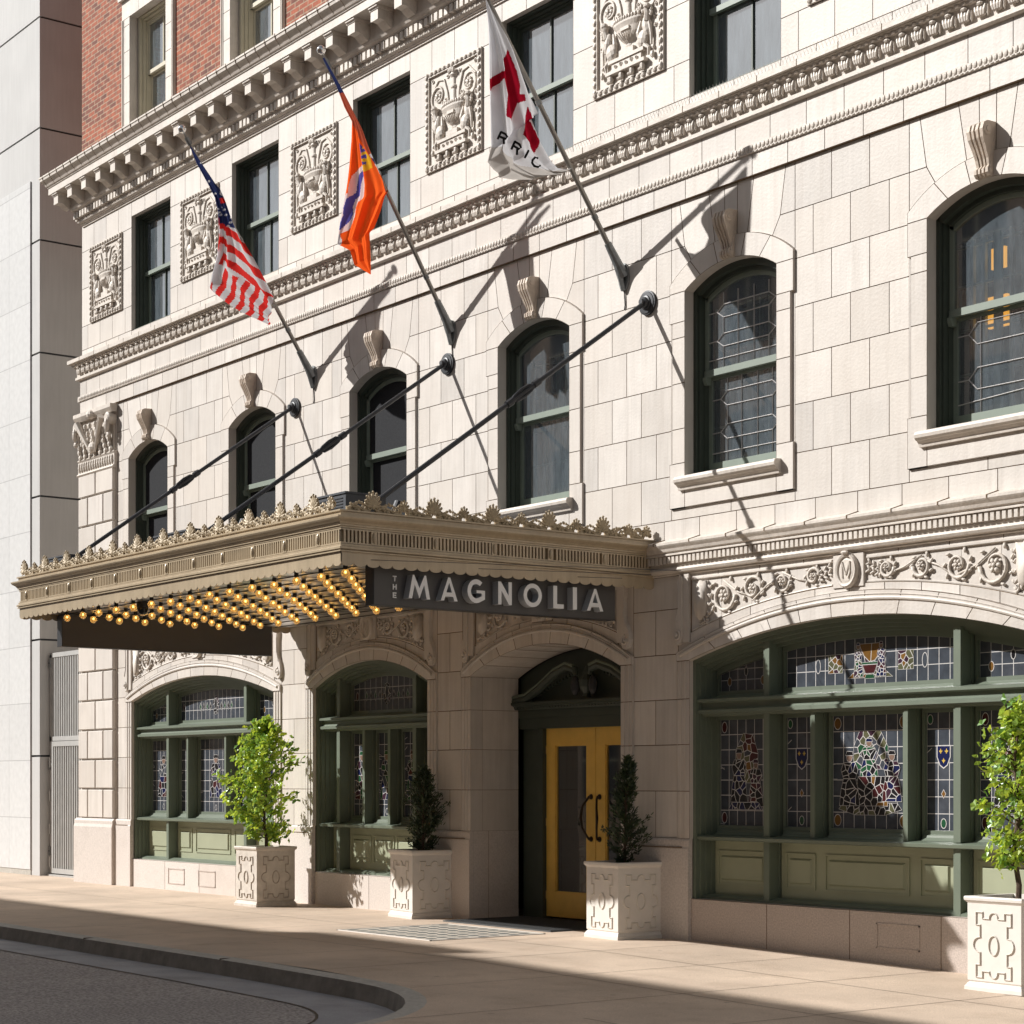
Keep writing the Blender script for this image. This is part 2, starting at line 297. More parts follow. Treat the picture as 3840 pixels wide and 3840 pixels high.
def inset(P,g):
    n=len(P); out=[]
    A=sum(P[i][0]*P[(i+1)%n][1]-P[(i+1)%n][0]*P[i][1] for i in range(n)); sg=1 if A>0 else -1
    for i in range(n):
        p0,p,p1=P[i-1],P[i],P[(i+1)%n]
        d0=(p[0]-p0[0],p[1]-p0[1]); d1=(p1[0]-p[0],p1[1]-p[1])
        l0=math.hypot(*d0) or 1; l1=math.hypot(*d1) or 1
        n0=(-d0[1]/l0*sg,d0[0]/l0*sg); n1=(-d1[1]/l1*sg,d1[0]/l1*sg)
        b=(n0[0]+n1[0],n0[1]+n1[1]); q=b[0]*b[0]+b[1]*b[1]
        if q<.3: k=g
        else: k=2*g/q
        out.append((p[0]+b[0]*k,p[1]+b[1]*k))
    return out
def thing(name,label,cat,loc=(0,0,0),rz=0,group=None):
    o=bpy.data.objects.new(name,None); COL.objects.link(o); o.location=loc; o.rotation_euler=(0,0,rz); o.empty_display_size=.2
    tag(o,label,cat,group); return o
def tag(o,label=None,cat=None,group=None,kind=None):
    if label: o['label']=label
    if cat: o['category']=cat
    if group: o['group']=group
    if kind: o['kind']=kind
    return o
def dup(o,parent=None,dx=0,dy=0,dz=0):
    kids=[c for c in o.children]
    c=o.copy(); COL.objects.link(c); c.parent=parent
    c.location=(o.location.x+dx,o.location.y+dy,o.location.z+dz)
    for ch in kids: dup(ch,c)
    return c
def struct(o): o['kind']='structure'; return o
def arc(hw,zs,rise,t):
    Rr=(hw*hw+rise*rise)/(2*rise); th=math.asin(min(1,hw/Rr))*t
    return (Rr*math.sin(th), zs+rise-Rr+Rr*math.cos(th))
def arcpts(c,hw,zs,rise,t0,t1,n):
    return [(c+arc(hw,zs,rise,t0+(t1-t0)*i/n)[0],arc(hw,zs,rise,t0+(t1-t0)*i/n)[1]) for i in range(n+1)]
def arcz(hw,zs,rise,x):
    Rr=(hw*hw+rise*rise)/(2*rise); return zs+rise-Rr+math.sqrt(max(0,Rr*Rr-x*x))
# ------------------------------------------------------------------ world measures
XL,XR=-30.70,-8.84; AX=-19.77
WC=[-28.17+3.36*k for k in range(6)]            # second-floor windows
TC=[-28.12+3.358*k for k in range(6)]           # third floor
HOT=thing('hotel_building','cream terracotta hotel with arched windows, carved panels and red brick upper storeys','building',(AX,0,0))
HL=(AX,0,0)
w=MB()
def row(x0,x1,z0,z1,joints,**k):
    xs=[x0]+[j for j in joints if x0+.06<j<x1-.06]+[x1]
    for a,b in zip(xs,xs[1:]): w.rect(a,b,z0,z1,**k)
def thirds(x0,x1,half,n=3):
    s=(x1-x0)/n
    return [x0+s*(i+(.5 if half else 0)) for i in range(n+1)]
# --- second floor piers
ZR=[4.53,5.01,5.50,5.99,6.48,6.97,7.46,7.95]
so=.93
edges=[XL+1.36]+sum([[c-so,c+so] for c in WC],[])+[XR-1.36]
for p in range(0,len(edges),2):
    x0,x1=edges[p],edges[p+1]
    n=3 if x1-x0>1.2 else 1
    for r in range(len(ZR)-1):
        half=(r%2==1)
        row(x0,x1,ZR[r],ZR[r+1],thirds(x0,x1,half,n) if n==3 else [])
for i in range(34):
    a=XL+1.36+i*.565
    if a<XR-1.36: w.rect(a,min(a+.565,XR-1.36),4.30,4.53)
for c in WC:
    hw,zs,ri=.69,6.97,.20
    # jamb surround raised 25 mm, with ears
    yj=-.028
    for sx in (-1,1):
        for (za,zb,xo) in ((4.65,5.13,.93),(5.13,5.50,.89),(5.50,5.99,.89),(5.99,6.48,.89),(6.48,6.65,.89),(6.65,6.97,.93)):
            xa,xb=(c+.69,c+xo) if sx>0 else (c-xo,c-.69)
            w.rect(xa,xb,za,zb,y=yj,a=.5+.3*math.sin(za*9+c))
            xe=c+sx*xo; w.add([(xe,yj,za),(xe,0.01,za),(xe,0.01,zb),(xe,yj,zb)],[(0,1,2,3)] if sx>0 else [(3,2,1,0)],'stone',.4)
            if xo<.93: w.rect(*( (c+.89,c+.93) if sx>0 else (c-.93,c-.89)),za,zb,g=.0)
        # horizontal steps of ears and reveal
        for z in (4.65,5.13,6.65): w.add([(c+sx*.69,yj,z),(c+sx*.93,yj,z),(c+sx*.93,.01,z),(c+sx*.69,.01,z)],[(0,1,2,3)],'stone',.4)
        w.add([(c+sx*.69,yj,4.65),(c+sx*.69,.11,4.65),(c+sx*.69,.11,6.97),(c+sx*.69,yj,6.97)],[(0,1,2,3)],'stone',.5)
    w.rect(c-.69,c+.69,4.65,4.97,y=yj); 
    w.add([(c-.93,yj,4.65),(c+.93,yj,4.65),(c+.93,.01,4.65),(c-.93,.01,4.65)],[(0,1,2,3)],'stone',.4)
    w.rect(c-so,c,4.53,4.65); w.rect(c,c+so,4.53,4.65)
    # ring voussoirs
    ts=[-1,-.62,-.24,.24,.62,1]
    for t0,t1 in zip(ts,ts[1:]):
        inn=arcpts(c,hw,zs,ri,t0,t1,5); out=arcpts(c,.93,7.07,.34,t0,t1,5)
        if t0==-1: out=[(c-.93,6.97)]+out
        if t1==1: out=out+[(c+.93,6.97)]
        w.block(inn+out[::-1],y=yj)
        o2=out
        for a,b in zip(o2,o2[1:]): w.add([(a[0],yj,a[1]),(b[0],yj,b[1]),(b[0],.01,b[1]),(a[0],.01,a[1])],[(0,1,2,3)],'stone',.4)
        for a,b in zip(inn,inn[1:]): w.add([(a[0],yj,a[1]),(a[0],.11,a[1]),(b[0],.11,b[1]),(b[0],yj,b[1])],[(0,1,2,3)],'stone',.5)
    # splayed courses over the arch
    ts=[-1,-.62,-.24,.24,.62,1]; tops=[-.93,-.80,-.34,.34,.80,.93]
    for i in range(5):
        out=arcpts(c,.93,7.07,.34,ts[i],ts[i+1],5)
        if i==0: w.block(out+[(c-.72,7.46),(c-.93,7.46)]); w.block([(c-.93,7.46),(c-.72,7.46),(c-.80,7.95),(c-.93,7.95)])
        elif i==4: w.block(out+[(c+.93,7.46),(c+.72,7.46)]); w.block([(c+.72,7.46),(c+.93,7.46),(c+.93,7.95),(c+.80,7.95)])
        elif i==2:
            w.block(arcpts(c,.93,7.07,.34,-.24,-.09,2)+[(c-.10,7.95),(c-.34,7.95)]); w.block(arcpts(c,.93,7.07,.34,-.09,.09,2)+[(c+.10,7.95),(c-.10,7.95)]); w.block(arcpts(c,.93,7.07,.34,.09,.24,2)+[(c+.34,7.95),(c+.10,7.95)])
        elif i==1:
            w.block(out+[(c-.34,7.95),(c-.80,7.95),(c-.72,7.46)])
        else:
            w.block(out+[(c+.72,7.46),(c+.80,7.95),(c+.34,7.95)])
# frieze rows below belt: stepped out 30 mm
ys=-.035
for i in range(44):
    a=XL+i*.51
    if a<XR: w.rect(a,min(a+.51,XR),7.95,8.17,y=ys)
    a2=XL+i*.51-.25
    if a2<XR: w.rect(max(a2,XL),min(a2+.51,XR),8.265,8.54,y=ys)
w.add([(XL,ys,7.95),(XR,ys,7.95),(XR,0.02,7.95),(XL,0.02,7.95)],[(0,1,2,3)],'mortar',.5)
w.box(XL,XR,ys+.006,.02,8.165,8.27,'stone')
# --- third floor
y3=0.
t_e=[XL]+sum([[c-.685,c+.685] for c in TC],[])+[XR]
for p in range(0,len(t_e),2):
    x0,x1=t_e[p],t_e[p+1]; n=max(2,round((x1-x0)/.51))
    for r,(za,zb) in enumerate(((8.86,9.05),(9.05,9.45),(9.45,10.09),(10.09,10.72),(10.72,11.16))):
        if r==2 or r==3: js=[x0+.40,x1-.40] if n>3 else [x0+.42,x1-.42]
        else: js=thirds(x0,x1,r%2==1,n)
        row(x0,x1,za,zb,js)
for c in TC:
    row(c-.685,c+.685,8.86,9.04,[c]); 
    for a,b in ((-.685,-.2),(-.2,.2),(.2,.685)): w.rect(c+a,c+b,10.90,11.16)
    for sx in (-1,1): w.add([(c+sx*.685,0,9.04),(c+sx*.685,.09,9.04),(c+sx*.685,.09,10.90),(c+sx*.685,0,10.90)],[(0,1,2,3)],'stone',.5)
    w.add([(c-.685,0,10.90),(c+.685,0,10.90),(c+.685,.09,10.90),(c-.685,.09,10.90)],[(0,1,2,3)],'stone',.5)
    w.add([(c-.685,0,9.04),(c+.685,0,9.04),(c+.685,.09,9.04),(c-.685,.09,9.04)],[(0,1,2,3)],'stone',.5)
# --- ground floor
BAYS=[(-26.48,2.29,1),(-21.70,1.40,2),(-17.92,1.43,3),(-13.06,2.29,1)]   # centre, half width, type (3 = entrance)
ZG=[1.09,1.60,2.10,2.59,3.08,3.57,3.93]
def ring(c,hw):
    zs,ri=3.0,.32; ohw,ozs,ori=hw+.20,3.09,.47
    return zs,ri,ohw,ozs,ori
for c,hw,ty in BAYS:
    zs,ri,ohw,ozs,ori=ring(c,hw); yj=-.02
    depth=.72 if ty==3 else .07
    for sx in (-1,1):
        for za,zb in ((1.09,1.60),(1.60,2.10),(2.10,2.59),(2.59,3.0)):
            xa,xb=(c+hw,c+ohw) if sx>0 else (c-ohw,c-hw)
            w.rect(xa,xb,za,zb,y=yj)
            # bead mouldings on the jamb
            for q in (.06,.13): w.box(*sorted((c+sx*(hw+q),c+sx*(hw+q+.012))),yj-.010,yj+.004,za+.004,zb-.004,'stone',.45)
            w.add([(c+sx*ohw,yj,za),(c+sx*ohw,.01,za),(c+sx*ohw,.01,zb),(c+sx*ohw,yj,zb)],[(0,1,2,3)],'stone',.4)
            # reveal
            if ty==3:
                xr=c+sx*hw
                for ya,yb in ((yj,.16),(.16,depth)):
                    P=[(ya,za+.003),(yb-.003,za+.003),(yb-.003,zb-.003),(ya,zb-.003)]
                    w.add([(xr,y,z) for y,z in P],[(0,1,2,3)],'stone',rnd.random())
                w.add([(xr+sx*.004,yj,za),(xr+sx*.004,depth,za),(xr+sx*.004,depth,zb),(xr+sx*.004,yj,zb)],[(0,1,2,3)],'mortar',.5)
            else:
                w.add([(c+sx*hw,yj,za),(c+sx*hw,depth,za),(c+sx*hw,depth,zb),(c+sx*hw,yj,zb)],[(0,1,2,3)],'stone',.5)
    nv=11 if hw>2 else 9
    yr=-.035
    for i in range(nv):
        t0,t1=-1+2*i/nv,-1+2*(i+1)/nv
        inn=arcpts(c,hw,zs,ri,t0,t1,3); out=arcpts(c,ohw,ozs,ori,t0,t1,3)
        if i==0: out=[(c-ohw,3.0)]+out
        if i==nv-1: out=out+[(c+ohw,3.0)]
        w.block(inn+out[::-1],y=yr)
        for a,b in zip(inn,inn[1:]): w.add([(a[0],yr,a[1]),(a[0],depth,a[1]),(b[0],depth,b[1]),(b[0],yr,b[1])],[(0,1,2,3)],'stone',rnd.random())
        for a,b in zip(out,out[1:]): w.add([(a[0],yr,a[1]),(b[0],yr,b[1]),(b[0],.01,b[1]),(a[0],.01,a[1])],[(0,1,2,3)],'stone',.4)
        if ty==3:
            p=inn[0]; w.box(p[0]-.003,p[0]+.003,yr+.01,depth,p[1]-.004,p[1]-.0005,'mortar')
    mid=[(x,yr-.004,z) for x,z in arcpts(c,hw+.13,3.06,.42,-1,1,40)]
    w.tube(mid,.020,8,'stone',flat=.9); mid=[(x,yr-.002,z) for x,z in arcpts(c,hw+.165,3.075,.445,-1,1,40)]; w.tube(mid,.007,6,'stone')
    # plain band between ring and frieze, then frieze bed
    fh=hw if hw>2 else hw-.06; fzs,fri=(3.30,.33) if hw>2 else (3.37,.25)
    cart=.20
    nb=10 if hw>2 else 6
    for i in range(nb):
        x0,x1=-fh+2*fh*i/nb,-fh+2*fh*(i+1)/nb
        lo=[(c+x0+(x1-x0)*j/4,arcz(ohw,ozs,ori,x0+(x1-x0)*j/4)) for j in range(5)]
        hi=[(c+x0+(x1-x0)*j/4,arcz(fh,fzs,fri,x0+(x1-x0)*j/4)) for j in range(5)]
        w.block(lo+hi[::-1],y=-.008)
        w.block(hi+[(c+x1,3.885),(c+x0,3.885)],y=.012,g=.002)
    for sx in (-1,1):
        xs=[fh+(ohw-fh)*j/3 for j in range(4)]
        lo=[(c+sx*x,arcz(ohw,ozs,ori,x)) for x in xs]
        poly=lo+[(c+sx*ohw,3.885),(c+sx*fh,3.885)]
        if sx<0: poly=poly[::-1]
        w.block(poly)
        # raised strip beside the frieze
        xa,xb=sorted((c+sx*(fh+.005),c+sx*(fh+.10))); w.box(xa,xb,-.03,.02,max(3.2,arcz(ohw,ozs,ori,fh)+.02),3.93,'stone',.45)
    n=round(2*ohw/.62)
    for i in range(n): w.rect(c-ohw+2*ohw*i/n,c-ohw+2*ohw*(i+1)/n,3.885,3.99)
    # frieze frame mouldings
    w.tube([(c-fh+.02,.0,3.875),(c-cart-.03,.0,3.875)],.018,6,'stone'); w.tube([(c+cart+.03,.0,3.875),(c+fh-.02,.0,3.875)],.018,6,'stone')
    for sx in (-1,1):
        w.tube([(c+sx*fz,.003,arcz(fh,fzs,fri,fz)+.012) for fz in [cart+.03+(fh-cart-.05)*j/16 for j in range(17)]],.011,5,'stone')
    # cartouche block
    w.block([(c-cart,arcz(fh,fzs,fri,cart)-.03),(c+cart,arcz(fh,fzs,fri,cart)-.03),(c+cart,3.93),(c-cart,3.93)],y=-.022)
    for sx in (-1,1): w.box(*sorted((c+sx*cart,c+sx*(cart-.004))),-.02,.02,3.6,3.92,'stone',.4)
    # window base wall
    if ty!=3:
        n=4 if hw>2 else 2
        for i in range(n):
            w.rect(c-hw+2*hw*i/n,c-hw+2*hw*(i+1)/n,-.35,.45,y=.0,m='pinkgranite' if c>-14 else 'plinth')
        w.add([(c-hw,0,.45),(c+hw,0,.45),(c+hw,.3,.45),(c-hw,.3,.45)],[(0,1,2,3)],'pinkgranite' if c>-14 else 'plinth',.5)
        for px_ in ([-.75,.25] if hw>2 and c<-20 else ([.62] if hw>2 else [])):
            xx=c+px_
            for a,b,z0,z1 in ((xx-.27,xx+.27,.33,.345),(xx-.27,xx+.27,.10,.115),(xx-.27,xx-.255,.10,.345),(xx+.255,xx+.27,.10,.345)):
                w.box(a,b,-.008,.006,z0,z1,'pinkgranite')
be=[XL+1.36,-28.97,-23.99,-23.30,-20.10,-19.55,-16.29,-15.55,-10.57,XR-1.36]
for p in range(0,len(be),2):
    x0,x1=be[p],be[p+1]
    for r in range(len(ZG)-1):
        j=[] if r%2 or x1-x0<.5 else [(x0+x1)/2]
        row(x0,x1,ZG[r],ZG[r+1],j)
    row(x0,x1,3.93,4.30,[])
# plinths of piers
pl=[(XL+1.30,-28.77),(-24.19,-23.10),(-20.30,-19.35),(-16.49,-15.35),(-10.77,XR-1.30)]
for x0,x1 in pl:
    w.prismx([(-.045,-.4),(-.045,.98),(-.035,1.0),(-.035,1.07),(-.02,1.09),(.02,1.09),(.02,-.4)],x0,x1,'plinth')
    if x1-x0>.6:
        w.box(x0+.10,x1-.10,-.05,-.04,.99,1.0,'mortar')
for xr,sx in ((-19.35,1),(-16.49,-1)):   # plinth returning into the entrance
    w.add([(xr,.021,-.4),(xr,.72,-.4),(xr,.72,1.09),(xr,.021,1.09)],[(0,1,2,3)],'plinth',.5)
    w.box(xr-.002,xr+.002,.25,.254,0,1.09,'mortar')
# wall ends, roof and back of the building
w.box(XL,XL+.02,.02,12,-.3,12.1,'stone'); w.box(XR-.02,XR,.02,12,-.5,12.1,'stone')
w.box(XL,XR,11.98,12,-.5,17.9,'stone')
w.build('wall',HOT,HL)
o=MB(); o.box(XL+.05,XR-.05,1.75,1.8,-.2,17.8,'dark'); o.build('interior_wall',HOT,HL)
# --- corner pilasters with rusticated blocks
def pilaster(x0,x1):
    b=MB(); y=-.02
    b.box(x0,x1,y,.03,-.3,7.95,'stone',.5)
    z=1.09; r=0
    while z<6.85:
        if 3.92<z+.2<3.9: pass
        h=.4925
        js=[x0,x0+(x1-x0)*.5,x1] if r%2 else [x0,x0+(x1-x0)*.28,x0+(x1-x0)*.72,x1]
        for a,c in zip(js,js[1:]): b.bbox(a+.016,c-.016,y-.055,y+.001,z+.014,min(z+h,6.90)-.014,.010,'stone')
        z+=h; r+=1
    b.prismx([(-.10,-.4),(-.10,.95),(-.085,1.0),(-.085,1.05),(-.05,1.09),(.03,1.09),(.03,-.4)],x0-.12,x1+.0,'plinth')
    p=b.build('pilaster',HOT,HL)
    k=MB(); cx=(x0+x1)/2; hwid=(x1-x0)/2
    k.prismx([(-.02,6.88),(-.075,6.88),(-.095,6.905),(-.075,6.93),(-.06,6.94),(-.06,7.12),(-.08,7.15),(-.06,7.17),(.02,7.17)],x0-.02,x1+.02,'trim')
    for i in range(15): k.ell((x0+.05+i*(x1-x0-.1)/14,-.065,7.03),(.032,.03,.085),6,4,'trim')
    k.box(x0+.03,x1-.03,-.05,.02,7.15,7.85,'trim')
    for i in range(7):
        xx=x0+.1+i*(x1-x0-.2)/6
        for q in range(5): k.ell((xx+rnd.uniform(-.02,.02),-.07-.012*q,7.2+.085*q),(.055-.006*q,.035,.06),6,4,'trim')
    for i in range(6):
        xx=x0+.2+i*(x1-x0-.4)/5
        for q in range(4): k.ell((xx+rnd.uniform(-.02,.02),-.08-.015*q,7.42+.085*q),(.05-.006*q,.035,.055),6,4,'trim')
    for sx in (-1,1):
        pts=[(cx+sx*(.08+.5*hwid*q/8*1.3),-.12-.01*q,7.22+.075*q) for q in range(8)]; k.tube(pts,[.02+.006*q for q in range(8)],8,'trim')
        k.lathe((cx+sx*(hwid-.07),-.02,7.70),[(.0,-.15),(.07,-.15),(.10,-.13),(.10,.0)],12,'trim',axis='y')
        k.ell((cx+sx*(hwid-.06),-.16,7.58),(.05,.05,.12),8,6,'trim'); k.ell((cx+sx*(hwid-.04),-.13,7.42),(.05,.04,.05),8,5,'trim')
    k.ell((cx,-.12,7.30),(.10,.07,.09),10,6,'trim'); k.ell((cx,-.16,7.84),(.09,.07,.08),10,6,'trim')
    k.prismx([(-.02,7.80),(-.10,7.80),(-.13,7.84),(-.15,7.87),(-.15,7.93),(-.02,7.93)],x0-.03,x1+.05,'trim')
    k.build('capital',p,HL,smooth=False)
pilaster(XL,XL+1.36); pilaster(XR-1.36,XR)
# --- entablature above the ground floor
e=MB()
def dentil_row(mb,x0,x1,pitch,wd,y0,y1,z0,z1,m='trim'):
    n=int((x1-x0)/pitch)
    for i in range(n): mb.box(x0+i*pitch,x0+i*pitch+wd,y0,y1,z0,z1,m,.5)
gx0,gx1=XL+1.36,XR-1.36
e.sweep([(0,3.93),(.03,3.935),(.03,3.95),(.06,3.96),(.075,3.985),(.06,4.01),(.04,4.015),(.04,4.03),(.045,4.035),(.045,4.135),(.105,4.14),(.105,4.155),(.095,4.165),(.12,4.18),(.13,4.21),(.15,4.235),(.16,4.25),(.16,4.275),(.0,4.325)],gx0,gx1,.02,'trim')
dentil_row(e,gx0+.05,gx1,.066,.040,-.09,-.04,4.055,4.132)
for i in range(36):
    xx=gx0+i*.565
    e.prismx([(-.166,4.245),(-.166,4.28),(-.0,4.335),(-.0,4.32)],xx,xx+.008,'mortar')
e.build('entablature',HOT,HL)
# --- rope moulding and belt course
e=MB()
e.sweep([(.035,8.17),(.055,8.175),(.055,8.26),(.035,8.265)],XL,XR,3,'trim')
n=int((XR-XL)/.058)
for i in range(n):
    x=XL+.03+i*.058; e.ell((x,-.054,8.224),(.027,.016,.034),7,5,'trim',.5,rot=.15); 
    e.ell((x+.02,-.055,8.184),(.026,.010,.008),6,3,'trim',.5)
e.build('bead_moulding',HOT,HL)
e=MB()
e.sweep([(.035,8.53),(.06,8.53),(.085,8.545),(.085,8.585),(.06,8.60),(.06,8.61),(.07,8.70),(.10,8.76),(.13,8.765),(.13,8.79),(.155,8.80),(.155,8.81),(.19,8.815),(.19,8.875),(.0,8.925)],XL,XR,3,'trim')
n=int((XR-XL)/.185)
for i in range(n):
    x=XL+.09+i*.185
    for dx,rr in ((-.055,.018),(-.025,.022),(.008,.020),(.040,.018)):
        e.ell((x+dx,-.09,8.675),(rr,.032,.062),6,4,'trim',.5,rot=dx*5)
    e.ell((x+.072,-.085,8.665),(.012,.02,.06),5,3,'trim',.5); e.ell((x,-.11,8.735),(.04,.03,.02),6,4,'trim',.5)
n=int((XR-XL)/.085)
for i in range(n): e.ell((XL+.04+i*.085,-.125,8.778),(.034,.026,.018),6,4,'trim',.5)
for i in range(40):
    xx=XL+.3+i*.56; e.box(xx,xx+.007,-.193,-.18,8.815,8.88,'mortar')
e.build('belt_course',HOT,HL)
# bird spikes on the belt ledge
e=MB(); x=-17.4
while x<XR:
    for dx,dy in ((-.035,-.02),(.035,.02),(0,-.05)): e.tube([(x,-.10,8.895),(x+dx,-.10+dy,8.995)],.0013,3,'wire',cap=False)
    x+=.05
tag(e.build('bird_spikes',HOT,HL),kind='stuff')
# --- main cornice with modillions
e=MB()
e.sweep([(0,11.14),(.02,11.14),(.02,11.165),(.04,11.17),(.04,11.185),(.055,11.19),(.08,11.21),(.085,11.235),(.07,11.25),(.07,11.265),(.075,11.27),(.075,11.385),(.13,11.39),(.13,11.40),(.165,11.42),(.18,11.45),(.18,11.475),(.16,11.48),(.16,11.705),(.445,11.71),(.445,11.82),(.46,11.825),(.46,11.84),(.48,11.85),(.495,11.88),(.53,11.92),(.555,11.94),(.56,11.98),(.57,11.985),(.57,12.01),(.0,12.16)],XL+.07,XR,3,'trim')
dentil_row(e,XL-.05,XR,.111,.068,-.135,-.07,11.275,11.375)
for sidex in (XL,): 
    for i in range(8): e.box(XL-.135,XL-.07,-.06+i*.111,-.06+i*.111+.068,11.275,11.375,'trim',.5)
n=int((XR-XL)/.111)
for i in range(n*2): e.ell((XL+i*.0555,-.078,11.222),(.018,.012,.02),5,3,'trim',.5)
m_=int((XR+.1-XL)/.551)
def modillion(mb,x,wd=.17):
    mb.prismx([(-.15,11.47),(-.175,11.455),(-.21,11.46),(-.25,11.485),(-.30,11.525),(-.35,11.535),(-.40,11.525),(-.40,11.66),(-.15,11.66)],x-wd/2,x+wd/2,'trim')
    mb.prismx([(-.15,11.66),(-.41,11.66),(-.41,11.68),(-.432,11.685),(-.432,11.709),(-.15,11.709)],x-wd/2-.018,x+wd/2+.018,'trim')
for i in range(m_+2):
    x=-30.97+.10+i*.551
    if x<XR+.3: modillion(e,x)
for i in range(80):   # weathered tile joints of the crown
    xx=XL-.35+i*.28
    if xx<XR+.4: e.prismx([(-.465,11.83),(-.50,11.88),(-.535,11.92),(-.564,11.945),(-.575,11.985),(-.575,12.015),(-.56,12.015),(-.545,11.94),(-.48,11.86)],xx,xx+.006,'mortar')
e.build('cornice',HOT,HL)
# --- brick upper wall
e=MB(); b_e=[XL]+sum([[c-.92,c+.92] for c in WC],[])+[XR]
for p in range(0,len(b_e),2): e.box(b_e[p],b_e[p+1],.0,.3,12.05,17.9,'brick')
for c in WC:
    e.box(c-.92,c+.92,.0,.3,12.0,12.35,'trim'); e.box(c-.92,c+.92,.0,.3,14.50,17.9,'brick')
    for za in [12.35+.42*i for i in range(5)]:
        zb=min(za+.42,14.15)
        for s_ in (-1,1):
            xa,xb=sorted((c+s_*.635,c+s_*.92)); e.rect(xa,xb,za,zb,y=-.035,m='trim')
            e.box(*sorted((c+s_*.885,c+s_*.90)),-.05,-.03,za,zb,'trim',.5); e.box(*sorted((c+s_*.845,c+s_*.857)),-.045,-.03,za,zb,'trim',.5)
            e.add([(c+s_*.635,-.035,za),(c+s_*.635,.14,za),(c+s_*.635,.14,zb),(c+s_*.635,-.035,zb)],[(0,1,2,3)],'trim',.5)
            e.add([(c+s_*.92,-.035,za),(c+s_*.92,.02,za),(c+s_*.92,.02,zb),(c+s_*.92,-.035,zb)],[(0,1,2,3)],'trim',.5)
    for a,b in ((-.92,-.3),(-.3,.3),(.3,.92)): e.rect(c+a,c+b,14.15,14.46,y=-.035,m='trim')
    e.box(c-.96,c+.96,-.09,.02,14.46,14.52,'trim'); e.add([(c-.635,-.035,14.15),(c+.635,-.035,14.15),(c+.635,.14,14.15),(c-.635,.14,14.15)],[(0,1,2,3)],'trim',.5)
e.box(XL,XL+.3,.3,12,12.05,17.9,'brick'); e.box(XR-.3,XR,.3,12,12.05,17.9,'brick')
e.build('brick_wall',HOT,HL)
e=MB(); e.box(XL,XR,.05,12,17.85,17.95,'concrete'); e.build('roof',HOT,HL)
# ------------------------------------------------------------------ ornament
def spiral(cx,cz,r,turns,a0,dirn,y,n=22):
    pts=[]; 
    for i in range(n+1):
        t=i/n; rr=r*(1-.80*t); an=a0+dirn*turns*2*PI*t; pts.append((cx+rr*math.cos(an),y-.004*t,cz+rr*math.sin(an)))
    return pts
def rosette(mb,cx,cz,r,y,m='trim',n=6):
    for i in range(n):
        an=2*PI*i/n; mb.ell((cx+r*.6*math.cos(an),y-.004,cz+r*.6*math.sin(an)),(r*.42,.018,r*.30),6,4,m,.5,rot=-an)
    mb.ell((cx,y-.016,cz),(r*.32,.02,r*.32),6,4,m,.5)
def leafrun(mb,p0,p1,y,k=4,m='trim',sz=.035):
    dx,dz=p1[0]-p0[0],p1[1]-p0[1]; L=math.hypot(dx,dz); an=math.atan2(dz,dx)
    for i in range(k):
        t=(i+.5)/k
        for sgn in (-1,1):
            a2=an+sgn*.7; mb.ell((p0[0]+dx*t+sz*.6*math.cos(a2),y,p0[1]+dz*t+sz*.6*math.sin(a2)),(sz,.020,sz*.32),6,3,m,.5,rot=-a2)
